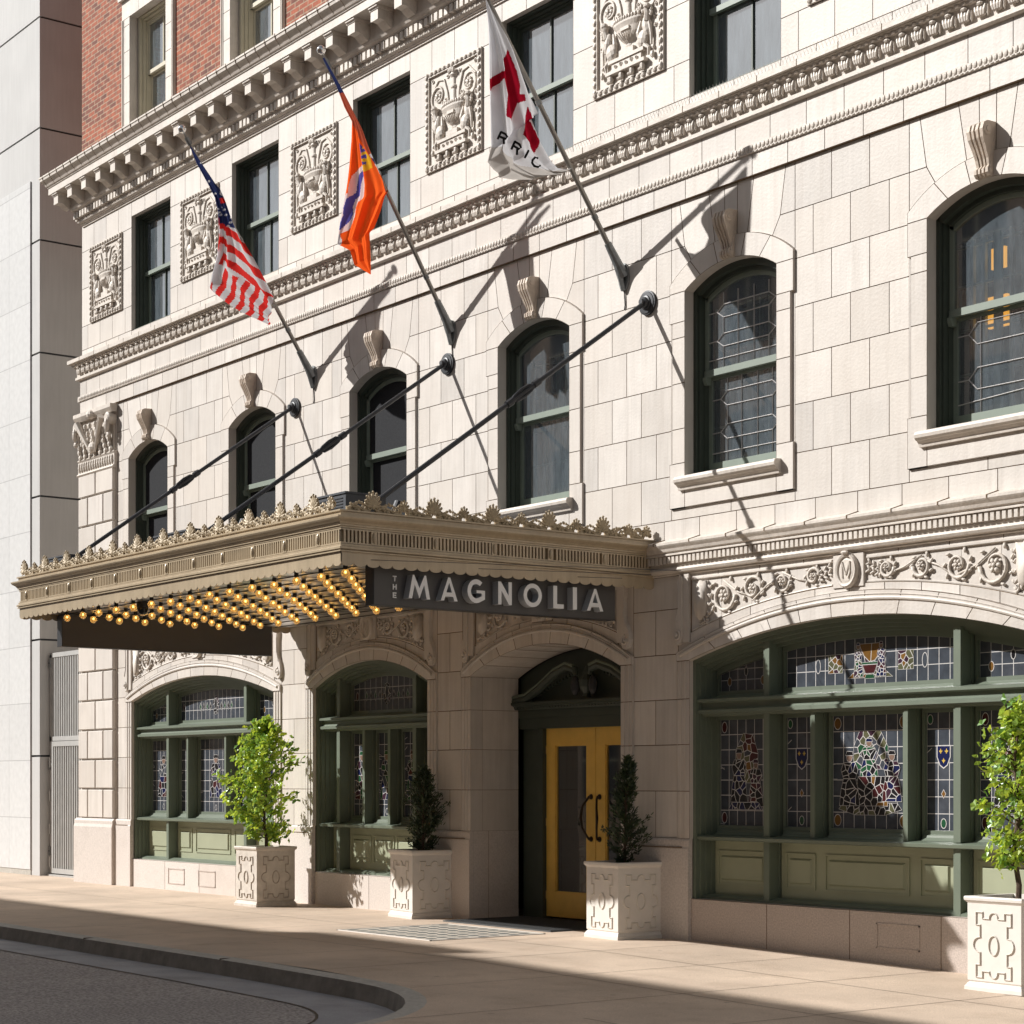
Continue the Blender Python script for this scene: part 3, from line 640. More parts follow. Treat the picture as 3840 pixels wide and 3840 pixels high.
def frieze(c,hw):
    b=MB(); fh=hw if hw>2 else hw-.06; fzs,fri=(3.30,.33) if hw>2 else (3.37,.25); y=-.004
    n=4 if hw>2 else 2
    for sx in (-1,1):
        b=MB(); x0=.27; x1=fh-.30; step=(x1-x0)/n
        prev=None
        for i in range(n):
            xx=x0+step*(i+.5); lo=arcz(fh,fzs,fri,xx)+.03; hi=3.85; cz=(lo+hi)/2; h=(hi-lo)/2
            r=min(h*.92,step*.5); up=1 if i%2 else -1
            pts=spiral(c+sx*xx,cz,r,1.35,PI*(.5+.5*up)*1 if sx>0 else 0,up*sx,y)
            b.tube(pts,[.021-.011*q/22 for q in range(23)],6,'trim',flat=1.1)
            rosette(b,c+sx*xx,cz,r*.42,y-.006)
            if prev:
                b.tube([(prev[0],y,prev[1]-up*prev[2]*.6),((prev[0]+c+sx*xx)/2,y,(prev[1]+cz)/2),(c+sx*xx,y,cz+up*r*.9)],.010,5,'trim')
            for q in range(9):
                an=q*2*PI/9+.3; rr=r*1.12
                if abs(rr*math.sin(an))<h: b.ell((c+sx*xx+rr*math.cos(an),y,cz+rr*math.sin(an)),(.034,.020,.015),6,3,'trim',.5,rot=-an-.8)
            prev=(c+sx*xx,cz,r)
        leafrun(b,(c+sx*.42,3.70),(c+sx*.24,3.76),y,3,sz=.045); leafrun(b,(c+sx*.42,3.74),(c+sx*.24,3.83),y,3,sz=.04)
        # shield in the corner
        xs=c+sx*(fh-.17); lo=arcz(fh,fzs,fri,fh-.17)+.03; hz=(3.86-lo)
        prof=[(-.10,3.84),(-.085,3.70),(-.095,3.64),(-.07,lo+.10),(0,lo+.04),(.07,lo+.10),(.095,3.64),(.085,3.70),(.10,3.84),(.04,3.80),(0,3.845),(-.04,3.80)]
        b.prism([(xs+q[0]*.95,q[1]) for q in prof],y-.032,.012,'trim')
        for q in range(14): b.ell((xs+rnd.uniform(-.12,.12),y,lo+rnd.uniform(0,.08)),(.03,.016,.014),6,3,'trim',.5,rot=rnd.uniform(0,3))
        leafrun(b,(xs-sx*.12,lo+.05),(xs-sx*.14,3.8),y,4,sz=.035)
        b.build('frieze_carving',HOT,HL,smooth=True)
    # cartouche with monogram M
    k=MB(); cz=3.765; yy=-.022
    k.lathe((c,yy,cz),[(.0,-.030),(.085,-.028),(.105,-.022),(.112,-.04),(.13,-.046),(.142,-.03),(.145,.0)],24,'trim',axis='y')
    for v_ in range(len(k.v)): x,y_,z=k.v[v_]; k.v[v_]=(x,y_,cz+(z-cz)*1.22)
    ym=yy-.034
    for p in ([(-.045,-.075),(-.05,.085)],[(-.05,.085),(.0,-.045)],[(.0,-.045),(.05,.085)],[(.05,.085),(.055,-.02),(.028,-.08)]):
        k.tube([(c+a,ym,cz+b_) for a,b_ in p],.0075,5,'trim')
    k.ell((c,yy-.05,cz+.17),(.05,.03,.022),8,4,'trim')
    k.build('monogram_cartouche',HOT,HL)
def console_bracket(x,sx):   # scrolled ear beside each frieze
    b=MB(); y=-.05; pts=[(.0,3.90),(.03,3.93),(.06,3.88),(.065,3.80),(.05,3.74),(.045,3.55),(.06,3.50),(.085,3.46),(.10,3.44),(.13,3.36),(.14,3.28),(.12,3.20),(.07,3.17),(.02,3.19),(0,3.26)]
    P=[(x+sx*a,z) for a,z in pts]
    if sx>0: P=P[::-1]
    b.prism(P,y,.01,'stone',.5)
    b.tube(spiral(x+sx*.072,3.275,.058,1.3,PI/2,sx,y-.004,16),.011,5,'stone'); b.ell((x+sx*.072,y-.008,3.275),(.02,.02,.02),8,4,'stone')
    b.tube([(x+sx*.06,y-.002,3.86),(x+sx*.04,y-.002,3.74),(x+sx*.045,y-.002,3.55),(x+sx*.09,y-.002,3.42)],.007,4,'stone')
    b.build('scroll_bracket',HOT,HL)
for c,hw,ty in BAYS:
    frieze(c,hw)
    fh=hw if hw>2 else hw-.06
    for sx in (-1,1): console_bracket(c+sx*(fh+.10),sx)
# urn and griffin relief panels of the third floor
def relief(cx):
    b=MB(); z0,z1=9.455,10.725; x0,x1=cx-.60,cx+.60; y=0.
    b.box(x0,x1,-.006,.004,z0,z1,'trim',.6)
    ins=.075
    for a,b_,c_,d in ((x0+ins-.012,x1-ins+.012,z0+ins-.012,z0+ins),(x0+ins-.012,x1-ins+.012,z1-ins,z1-ins+.012),(x0+ins-.012,x0+ins,z0+ins,z1-ins),(x1-ins,x1-ins+.012,z0+ins,z1-ins)):
        b.box(a,b_,-.034,-.002,c_,d,'trim',.5)
    for a,b_,c_,d in ((x0,x1,z0,z0+.05),(x0,x1,z1-.05,z1),(x0,x0+.05,z0+.05,z1-.05),(x1-.05,x1,z0+.05,z1-.05)): b.box(a,b_,-.030,-.002,c_,d,'trim',.5)
    n=13
    for i in range(n):
        xx=x0+.04+(1.2-.08)*i/(n-1)
        for zz in (z0+.036,z1-.036): b.ell((xx,-.034,zz),(.036,.022,.026),6,4,'trim',.5,rot=-.5)
    n=14
    for i in range(n):
        zz=z0+.06+(z1-z0-.12)*i/(n-1)
        for xx in (x0+.036,x1-.036): b.ell((xx,-.034,zz),(.026,.022,.036),6,4,'trim',.5,rot=.35)
    Z=lambda t:z0+t*(z1-z0)
    # central column and flame
    b.lathe((cx,0,Z(.60)),[(.05,0),(.045,.05),(.04,.16),(.055,.18),(.055,.20),(.035,.215),(.04,.30),(.07,.335),(.06,.36),(.02,.38),(0,.38)],10,'trim',ang=(PI,2*PI),sy=.8)
    for i in range(5): b.ell((cx-.05+.025*i,-.05,Z(.90)+.01*(2-abs(i-2))),(.013,.02,.04),6,4,'trim',.5)
    # bowl, rim and foot
    b.lathe((cx,0,Z(.32)),[(.06,0),(.045,.02),(.06,.045),(.05,.06),(.11,.10),(.18,.17),(.205,.235),(.225,.255),(.26,.29),(.26,.315),(.20,.325)],14,'trim',ang=(PI,2*PI),sy=.30)
    for i in range(13): b.ell((cx-.25+.5*i/12,-.07*math.sqrt(max(.05,1-(i/6-1)**2)),Z(.32)+.335),(.02,.02,.028),6,4,'trim',.5)
    for i in range(7): b.tube([(cx-.12+.04*i,-.085,Z(.32)+.18),(cx-.06+.02*i,-.05,Z(.32)+.09)],.008,4,'trim')
    b.box(cx-.07,cx+.07,-.072,-.05,Z(.32)+.20,Z(.32)+.235,'trim')
    b.box(cx-.12,cx+.12,-.05,0,Z(.27),Z(.32),'trim'); 
    # base box
    b.box(cx-.30,cx+.30,-.06,0,Z(.235),Z(.265),'trim'); b.box(cx-.25,cx+.25,-.045,0,Z(.165),Z(.235),'trim'); b.box(cx-.33,cx+.33,-.075,0,Z(.135),Z(.165),'trim')
    for i in range(5): b.tube(spiral(cx-.18+.09*i,Z(.20),.026,1.2,0,1 if i%2 else -1,-.05,10),.006,4,'trim')
    for i in range(4):
        xx=cx-.27+.18*i; b.ell((xx,-.04,Z(.10)),(.035,.035,.05),7,5,'trim'); 
        for q in range(3): b.ell((xx-.025+.025*q,-.06,Z(.075)),(.014,.025,.022),6,4,'trim')
    for sx in (-1,1):
        # big scrolls above
        b.tube(spiral(cx+sx*.33,Z(.72),.17,1.35,-PI/2 if sx>0 else -PI/2,-sx if 0 else sx,-.010,26),[.020-.008*i/26 for i in range(27)],6,'trim')
        b.tube([(cx+sx*.10,-.01,Z(.58)),(cx+sx*.13,-.014,Z(.72)),(cx+sx*.20,-.014,Z(.86)),(cx+sx*.33,-.01,Z(.88)),(cx+sx*.47,-.01,Z(.78))],.014,6,'trim')
        rosette(b,cx+sx*.33,Z(.72),.075,-.014,n=7)
        for (ax,az) in ((.13,.88),(.46,.90),(.47,.60),(.17,.66),(.44,.50),(.46,.42)):
            b.tube(spiral(cx+sx*ax,Z(az),.030,1.1,0,sx,-.010,10),.009,5,'trim'); b.ell((cx+sx*ax,-.018,Z(az)),(.010,.014,.010),6,4,'trim')
        # leaves above the rim
        for q in range(4): b.ell((cx+sx*(.12+.035*q),-.02,Z(.60)+.01*q),(.014,.018,.045),6,4,'trim',.5,rot=sx*.3)
        # griffin: haunch, body, neck, head, wing, fore and hind legs, tail
        b.ell((cx+sx*.27,-.03,Z(.34)),(.085,.045,.10),10,6,'trim',.5,rot=sx*.3); b.ell((cx+sx*.33,-.032,Z(.43)),(.055,.04,.12),10,6,'trim',.5,rot=-sx*.25)
        b.tube([(cx+sx*.34,-.03,Z(.48)),(cx+sx*.36,-.045,Z(.54)),(cx+sx*.345,-.05,Z(.58))],[.045,.035,.034],8,'trim'); b.ell((cx+sx*.365,-.055,Z(.595)),(.05,.04,.034),8,5,'trim')
        for q in range(5): b.ell((cx+sx*(.41+.012*(q%2)),-.04,Z(.58)-.02*q),(.018,.02,.02),6,4,'trim')
        b.tube([(cx+sx*.22,-.02,Z(.30)),(cx+sx*.20,-.035,Z(.40)),(cx+sx*.235,-.03,Z(.50))],[.02,.03,.012],6,'trim')
        b.tube([(cx+sx*.38,-.03,Z(.46)),(cx+sx*.41,-.035,Z(.36)),(cx+sx*.41,-.03,Z(.26))],[.028,.018,.014],6,'trim')
        b.tube([(cx+sx*.30,-.03,Z(.28)),(cx+sx*.37,-.035,Z(.24)),(cx+sx*.36,-.03,Z(.18))],[.03,.02,.014],6,'trim')
        b.ell((cx+sx*.43,-.03,Z(.17)),(.025,.025,.045),6,4,'trim'); b.ell((cx+sx*.43,-.02,Z(.235)),(.02,.02,.025),6,4,'trim')
    return b.build('relief_panel',HOT,HL,smooth=False)
mids=[-29.73]+[(a+b)/2 for a,b in zip(TC,TC[1:])]+[-9.80]
r0=relief(mids[0])
for m_x in mids[1:]: dup(r0,HOT,dx=m_x-mids[0])
# keystone consoles
def keystone(c):
    b=MB(); out=[]
    prof=[(-.03,7.17),(-.075,7.17),(-.10,7.20),(-.10,7.24),(-.07,7.27),(-.085,7.33),(-.13,7.42),(-.175,7.50),(-.19,7.57),(-.17,7.63),(-.12,7.655),(0,7.66),(0,7.17)]
    for x0,x1,k in ((-.135,-.085,0),(-.085,-.055,-.012),(-.055,-.02,0),(-.02,.02,-.012),(.02,.055,0),(.055,.085,-.012),(.085,.135,0)):
        P=[(y-(k if y<-.02 else 0),z) for y,z in prof]
        n=len(P); vs=[]
        for xx in (x0,x1):
            for y,z in P:
                f=1 if z>7.27 else 1; f=.70*(.72+.28*min(1,max(0,(z-7.25)/.35)) if z>7.26 else .84)
                vs.append((c+xx*f,y,z))
        b.add(vs,[tuple(range(n-1,-1,-1)),tuple(range(n,2*n))]+[(i,(i+1)%n,(i+1)%n+n,i+n) for i in range(n)],'keytan',.6)
    for sx in (-1,1):
        b.lathe((c+sx*.094,-.12,7.575),[(0,sx*.012),(.025,sx*.012),(.03,sx*.004),(.05,sx*.002),(.055,0)],12,'keytan',axis='x')
        b.lathe((c+sx*.080,-.065,7.215),[(0,sx*.012),(.02,sx*.01),(.03,0)],10,'keytan',axis='x')
    return b.build('keystone',HOT,HL)
k0=keystone(WC[0])
for c in WC[1:]: dup(k0,HOT,dx=c-WC[0])
# ------------------------------------------------------------------ windows
def archframe(mb,c,hw,zs,ri,th,zb,y0,y1,m):
    # arched frame: jambs and head, thickness th inward
    mb.box(c-hw,c-hw+th,y0,y1,zb,zs,m); mb.box(c+hw-th,c+hw,y0,y1,zb,zs,m)
    n=14; inn=arcpts(c,hw-th,zs,ri*.95,-1,1,n); out=arcpts(c,hw,zs,ri,-1,1,n); out=[(x,z+ (0)) for x,z in out]; inn=[(x,z-th*.8*(1 if 1 else 0)) for x,z in inn]
    inn[0]=(c-hw+th,zs-.0) if inn[0][1]<zs else inn[0]; inn[-1]=(c+hw-th,zs-.0) if inn[-1][1]<zs else inn[-1]
    for i in range(n): mb.prism([inn[i],inn[i+1],out[i+1],out[i]],y0,y1,m,.5)
def pane_arch(mb,c,hw,zs,ri,zb,y,m):
    P=[(c-hw,zb),(c+hw,zb)]+arcpts(c,hw,zs,ri,-1,1,12)[::-1]
    mb.add([(x,y,z) for x,z in P],[tuple(range(len(P)))],m)
def second_window(c,kind):
    f=MB(); hw=.70
    f.box(c-hw,c-hw+.055,.10,.30,4.97,6.99,'greendk'); f.box(c+hw-.055,c+hw,.10,.30,4.97,6.99,'greendk')
    for q in (0,1): # moulded steps of the box frame
        f.box(c-hw+.055,c-hw+.075+.012*q,.13+.06*q,.30,4.97,6.98,'greendk'); f.box(c+hw-.075-.012*q,c+hw-.055,.13+.06*q,.30,4.97,6.98,'greendk')
    n=14; O=arcpts(c,hw,6.98,.20,-1,1,n); I=arcpts(c,hw-.085,6.93,.175,-1,1,n)
    for i in range(n): f.prism([I[i],I[i+1],O[i+1],O[i]],.10,.16,'greendk',.5); 
    I2=arcpts(c,hw-.12,6.90,.165,-1,1,n)
    for i in range(n): f.prism([I2[i],I2[i+1],O[i+1],O[i]],.16,.30,'greendk',.5)
    f.box(c-hw,c+hw,.02,.32,4.94,5.00,'green')
    wd=f.build('window',HOT,HL)
    if kind==0:
        for nm,z0,z1,y in (('upper',6.06,6.9,.20),('lower',5.0,6.06,.255)):
            pass
    s=MB()
    s.box(c-.62,c-.565,.20,.245,6.05,6.93,'sash'); s.box(c+.565,c+.62,.20,.245,6.05,6.93,'sash')
    O=arcpts(c,.62,6.90,.165,-1,1,n); I=arcpts(c,.565,6.86,.155,-1,1,n)
    for i in range(n): s.prism([I[i],I[i+1],O[i+1],O[i]],.20,.245,'sash',.5)
    s.box(c-.62,c+.62,.19,.25,6.05,6.12,'sash')
    for sx in (-1,1): s.prismx([(.19,5.97),(.25,5.97),(.25,6.05),(.17,6.05),(.17,6.02)],*sorted((c+sx*.62,c+sx*.57)),'sash')
    s.build('upper_sash',wd,HL)
    s=MB(); s.box(c-.62,c-.565,.255,.30,5.0,6.05,'sash'); s.box(c+.565,c+.62,.255,.30,5.0,6.05,'sash'); s.box(c-.565,c+.565,.255,.30,5.0,5.13,'sash'); s.box(c-.565,c+.565,.256,.30,6.02,6.05,'sash')
    s.build('lower_sash',wd,HL)
    gm='screen' if kind==0 else 'glass'
    for z0,z1,y in ((5.13,6.02,.275),(6.12,6.86,.222)):
        g=MB()
        if z1>6.5: pane_arch(g,c,.565,6.86,.155,6.12,y,gm)
        else: g.add([(c-.565,y,z0),(c+.565,y,z0),(c+.565,y,z1),(c-.565,y,z1)],[(0,1,2,3)],gm)
        g.build('pane',wd,HL)
    if kind>=1:  # inner wooden sash seen through the glass
        i_=MB(); y=.75
        for xx,hw_ in ((-1.02,.02),(-.80,.015),(-.66,.014),(-.50,.042),(-.34,.014),(-.20,.014),(.05,.03),(.4,.03)): i_.box(c+xx-hw_,c+xx+hw_,y,y+.04,4.95,6.95,'casement')
        for zz in (5.18,5.62,6.05,6.48,6.86): i_.box(c-1.05,c+.6,y+.005,y+.035,zz,zz+.022,'casement')
        i_.box(c-1.1,c+.66,y,y+.05,6.93,7.3,'dark')
        i_.build('inner_casement',wd,HL)
    if kind==2:
        k=MB()
        def ln(p,y,r=.0058): k.tube([(c+a,y,z) for a,z in p],r,4,'came',cap=False)
        for (zb,zt,y) in ((5.13,6.02,.268),(6.12,6.92,.215)):
            ln([(-.12,zb),(-.12,zt)],y); ln([(.12,zb),(.12,zt)],y); ln([(-.565,zb+.10),(.565,zb+.10)],y)
            h=(zt-zb-.18)/2
            for q in range(2):
                z=zb+.14+h*q
                ln([(-.565,z+h*.5),(-.44,z+h*.5),(-.34,z+h*.28),(0,z+h*.28),(.34,z+h*.28),(.44,z+h*.5),(.565,z+h*.5)],y)
                ln([(-.44,z+h*.5),(-.34,z+h*.72),(.34,z+h*.72),(.44,z+h*.5)],y)
                for sx in (-1,1): ln([(sx*.34,z+h*.72),(sx*.34,z+h*1.28)] if q==0 else [(sx*.34,z+h*.72),(sx*.34,zt)],y)
                if q==0:
                    for sx in (-1,1): ln([(sx*.34,zb),(sx*.34,z+h*.28)],y)
        k.build('leading',wd,HL)
    if kind==3:
        k=MB()
        def ln(p,y,r=.0058): k.tube([(c+a,y,z) for a,z in p],r,4,'came',cap=False)
        zb,zt,y=5.13,6.02,.268
        ln([(-.30,zb),(-.30,zt)],y); ln([(.30,zb),(.30,zt)],y); ln([(-.565,zb+.10),(.565,zb+.16)],y)
        for q in range(2):
            z=zb+.1+.42*q; ln([(-.565,z+.22),(-.44,z+.22),(-.34,z+.12),(.34,z+.12),(.44,z+.22),(.565,z+.22)],y); ln([(-.44,z+.22),(-.34,z+.32),(.34,z+.32),(.44,z+.22)],y)
        k.build('leading',wd,HL)
        k=MB(); k.box(c-.70,c-.615,.86,.9,6.06,6.36,'lamp'); k.box(c-.575,c-.47,.86,.9,6.06,6.36,'lamp'); k.box(c-.66,c-.50,.86,.9,6.62,6.82,'lamp'); k.build('interior_lamp',wd,HL)
    sl=MB()
    sl.prismx([(-.03,4.83),(-.06,4.83),(-.065,4.86),(-.09,4.885),(-.105,4.89),(-.125,4.91),(-.13,4.94),(-.12,4.965),(-.10,4.975),(.08,4.985),(.08,4.83)],c-.76,c+.76,'trim')
    sl.build('window_sill',wd,HL)
    return wd
w0=second_window(WC[0],0)
for k in (1,2): dup(w0,HOT,dx=WC[k]-WC[0])
second_window(WC[3],1); second_window(WC[4],2); second_window(WC[5],3)
def third_window(c):
    f=MB(); hw=.69
    for sx in (-1,1):
        for q,(a,b,y) in enumerate(((.0,.05,.07),(.05,.075,.12),(.075,.10,.17))): f.box(*sorted((c+sx*(hw-a),c+sx*(hw-b))),y,.32,9.0,10.93,'greendk')
    for a,b,y in ((.0,.05,.07),(.05,.075,.12),(.075,.10,.17)): f.box(c-hw,c+hw,y+.001,.319,10.93-b,10.93-a,'greendk')
    f.box(c-hw,c+hw,.03,.32,9.0,9.06,'sash')
    wd=f.build('window',HOT,HL)
    s=MB(); y0,y1=.21,.25
    s.box(c-.60,c-.555,y0,y1,9.98,10.84,'greendk'); s.box(c+.555,c+.60,y0,y1,9.98,10.84,'greendk'); s.box(c-.555,c+.555,y0,y1,10.79,10.84,'greendk'); s.box(c-.60,c+.60,y0-.01,y1,9.94,10.0,'sash'); s.box(c-.012,c+.012,y0,y1,10.0,10.79,'greendk')
    s.build('upper_sash',wd,HL)
    s=MB(); y0,y1=.26,.30
    s.box(c-.60,c-.545,y0,y1,9.05,9.98,'sash'); s.box(c+.545,c+.60,y0,y1,9.05,9.98,'greendk'); s.box(c-.545,c+.545,y0,y1,9.05,9.12,'sash'); s.box(c-.012,c+.012,y0,y1,9.12,9.95,'greendk'); s.box(c-.545,c+.545,y0+.001,y1,9.94,9.97,'greendk')
    s.build('lower_sash',wd,HL)
    for z0,z1,y in ((9.12,9.95,.28),(10.0,10.79,.23)):
        g=MB(); g.add([(c-.56,y,z0),(c+.56,y,z0),(c+.56,y,z1),(c-.56,y,z1)],[(0,1,2,3)],'glass_dust_haze'); g.build('pane',wd,HL)
    k=MB(); n=60
    pts=[(c-.62+1.24*i/n,.37+.022*math.sin(i*.9)+.012*math.sin(i*2.3)) for i in range(n+1)]
    for (x0,ya),(x1,yb) in zip(pts,pts[1:]): k.add([(x0,ya,9.0),(x1,yb,9.0),(x1,yb,10.9),(x0,ya,10.9)],[(0,1,2,3)],'curtain',.5)
    k.build('curtain',wd,HL,smooth=True)
    return wd
t0=third_window(TC[0])
for c in TC[1:]: dup(t0,HOT,dx=c-TC[0])
def fourth_window(c):
    f=MB(); hw=.64
    for sx in (-1,1):
        for a,b,y in ((.0,.05,.10),(.05,.085,.15),(.085,.11,.20)): f.box(*sorted((c+sx*(hw-a),c+sx*(hw-b))),y,.35,12.3,14.17,'cream')
    for a,b,y in ((.0,.05,.10),(.05,.085,.15),(.085,.11,.20)): f.box(c-hw,c+hw,y+.001,.349,14.17-b,14.17-a,'cream')
    wd=f.build('window',HOT,HL)
    s=MB()
    for y,z0,z1 in ((.22,13.20,14.06),(.27,12.35,13.22)):
        s.box(c-.53,c-.49,y,y+.04,z0,z1,'cream'); s.box(c+.49,c+.53,y,y+.04,z0,z1,'cream'); s.box(c-.49,c+.49,y,y+.04,z1-.05,z1,'cream'); s.box(c-.53,c+.53,y-.01,y+.04,z0,z0+.06,'cream'); s.box(c-.012,c+.012,y+.002,y+.035,z0+.06,z1-.05,'cream')
    s.build('sash',wd,HL)
    for z0,z1,y in ((12.41,13.17,.29),(13.26,14.01,.24)):
        g=MB(); g.add([(c-.5,y,z0),(c+.5,y,z0),(c+.5,y,z1),(c-.5,y,z1)],[(0,1,2,3)],'glass_dust_haze'); g.build('pane',wd,HL)
    k=MB(); k.box(c-.55,c+.55,.5,.51,12.2,14.1,'curtain'); k.build('blind',wd,HL); return wd
f0=fourth_window(WC[0]+.05)
for c in WC[1:]: dup(f0,HOT,dx=c-WC[0])
# ------------------------------------------------------------------ stained glass
def clip(P,nx,nz,d):  # keep nx*x+nz*z<=d
    out=[]
    for i in range(len(P)):
        a,b=P[i],P[(i+1)%len(P)]; fa=nx*a[0]+nz*a[1]-d; fb=nx*b[0]+nz*b[1]-d
        if fa<=0: out.append(a)
        if (fa<0 and fb>0) or (fa>0 and fb<0):
            t=fa/(fa-fb); out.append((a[0]+(b[0]-a[0])*t,a[1]+(b[1]-a[1])*t))
    return out
def area(P): return .5*abs(sum(P[i][0]*P[(i+1)%len(P)][1]-P[(i+1)%len(P)][0]*P[i][1] for i in range(len(P))))
def cells(mb,poly,n,cols,y,g=.0036,rg=None):
    n=int(n*1.5)
    rg=rg or rnd
    xs=[p[0] for p in poly]; zs=[p[1] for p in poly]; seeds=[]
    def inside(x,z):
        return all((poly[(i+1)%len(poly)][0]-poly[i][0])*(z-poly[i][1])-(poly[(i+1)%len(poly)][1]-poly[i][1])*(x-poly[i][0])>=0 for i in range(len(poly)))
    tries=0
    while len(seeds)<n and tries<4000:
        tries+=1; x,z=rg.uniform(min(xs),max(xs)),rg.uniform(min(zs),max(zs))
        if inside(x,z) and all((x-a)**2+(z-b)**2>(.35*area(poly)/n) for a,b in seeds): seeds.append((x,z))
    for i,(x,z) in enumerate(seeds):
        P=list(poly)
        for j,(a,b) in enumerate(seeds):
            if i==j: continue
            nx,nz=a-x,b-z; P=clip(P,nx,nz,(a*a+b*b-x*x-z*z)/2)
            if len(P)<3: break
        if len(P)>=3 and area(P)>g*g*8: mb.block(P,y=y,g=g,m=rg.choice(cols),mm='came',d=.0)
def ellp(cx,cz,a,b,n=14): return [(cx+a*math.cos(2*PI*i/n),cz+b*math.sin(2*PI*i/n)) for i in range(n)]
DK=['sg_black','sg_black','sg_black','sg_blue','sg_plum','sg_red','sg_green','sg_olive','sg_clear']
def grid(mb,x0,x1,z0,z1,nx,rows,y,top=None,g=.0038):
    ws=[x0+(x1-x0)*i/nx for i in range(nx+1)]; prev=z0
    for r in range(rows):
        za=z0+(z1-z0)*r/rows; zb=z0+(z1-z0)*(r+1)/rows
        for a,b in zip(ws,ws[1:]):
            if top:
                ta,tb=top(a),top(b)
                if max(ta,tb)<=za+.01: continue
                P=[(a,za),(b,za),(b,min(zb,tb)),(a,min(zb,ta))]
                if min(ta,tb)<za+.012: P=[(a,za),(b,za),(b,tb)] if tb>ta else [(a,za),(b,za),(a,ta)]
            else: P=[(a,za),(b,za),(b,zb),(a,zb)]
            if area(P)>.0004: mb.block(P,y=y,g=g,m='sg_clear2' if rnd.random()<.25 else 'sg_clear',mm='came',d=.0)
def roundel(mb,cx,cz,a,b,y,m):
    mb.block(ellp(cx,cz,a,b),y=y,g=.007,m=m,mm='came',d=0)
def diagonals(mb,x0,x1,z0,z1,n,y):
    for i in range(n):
        x=rnd.choice((x0,x1)); sx=1 if x==x0 else -1; z=rnd.uniform(z0,z1-.1); mb.tube([(x,y,z),(x+sx*.06,y,z+rnd.uniform(-.05,.05))],.0035,4,'came',cap=False)
def figure(mb,cx,z0,h,wd,y,cols=DK,seed=0,face=True):   # draped standing figure of leaded pieces
    rg=random.Random(seed)
    P=lambda L:[(cx+a*wd,z0+b*h) for a,b in L]
    cells(mb,P([(-.5,0),(.5,0),(.42,.30),(.30,.50),(-.30,.50),(-.42,.30)]),9,cols,y,rg=rg)
    cells(mb,P([(-.30,.50),(.30,.50),(.42,.66),(.28,.80),(-.28,.80),(-.42,.66)]),6,cols,y-.0005,rg=rg)
    mb.block(ellp(cx,z0+.89*h,.15*wd if wd>.18 else .028,.09*h,10),y=y-.001,g=.004,m='sg_flesh' if face else 'sg_black',mm='came',d=0)
    mb.block(P([(-.20,.92),(.20,.92),(.15,1.0),(-.12,1.01)]),y=y-.0015,g=.004,m=rg.choice(cols),mm='came',d=0)
def lis(mb,cx,cz,s,y):
    mb.block([(cx,cz+s),(cx-.28*s,cz+.3*s),(cx-.14*s,cz-.8*s),(cx+.14*s,cz-.8*s),(cx+.28*s,cz+.3*s)],y=y,g=.0005,m='sg_gold',mm='sg_gold',d=0)
    for sx in (-1,1): mb.block([(cx+sx*.2*s,cz-.2*s),(cx+sx*.5*s,cz+.35*s),(cx+sx*.75*s,cz+.1*s),(cx+sx*.55*s,cz-.2*s)][::sx*-1 or 1],y=y,g=.0005,m='sg_gold',mm='sg_gold',d=0)
    mb.box(cx-.45*s,cx+.45*s,y-.0005,y,cz-.32*s,cz-.18*s,'sg_gold')
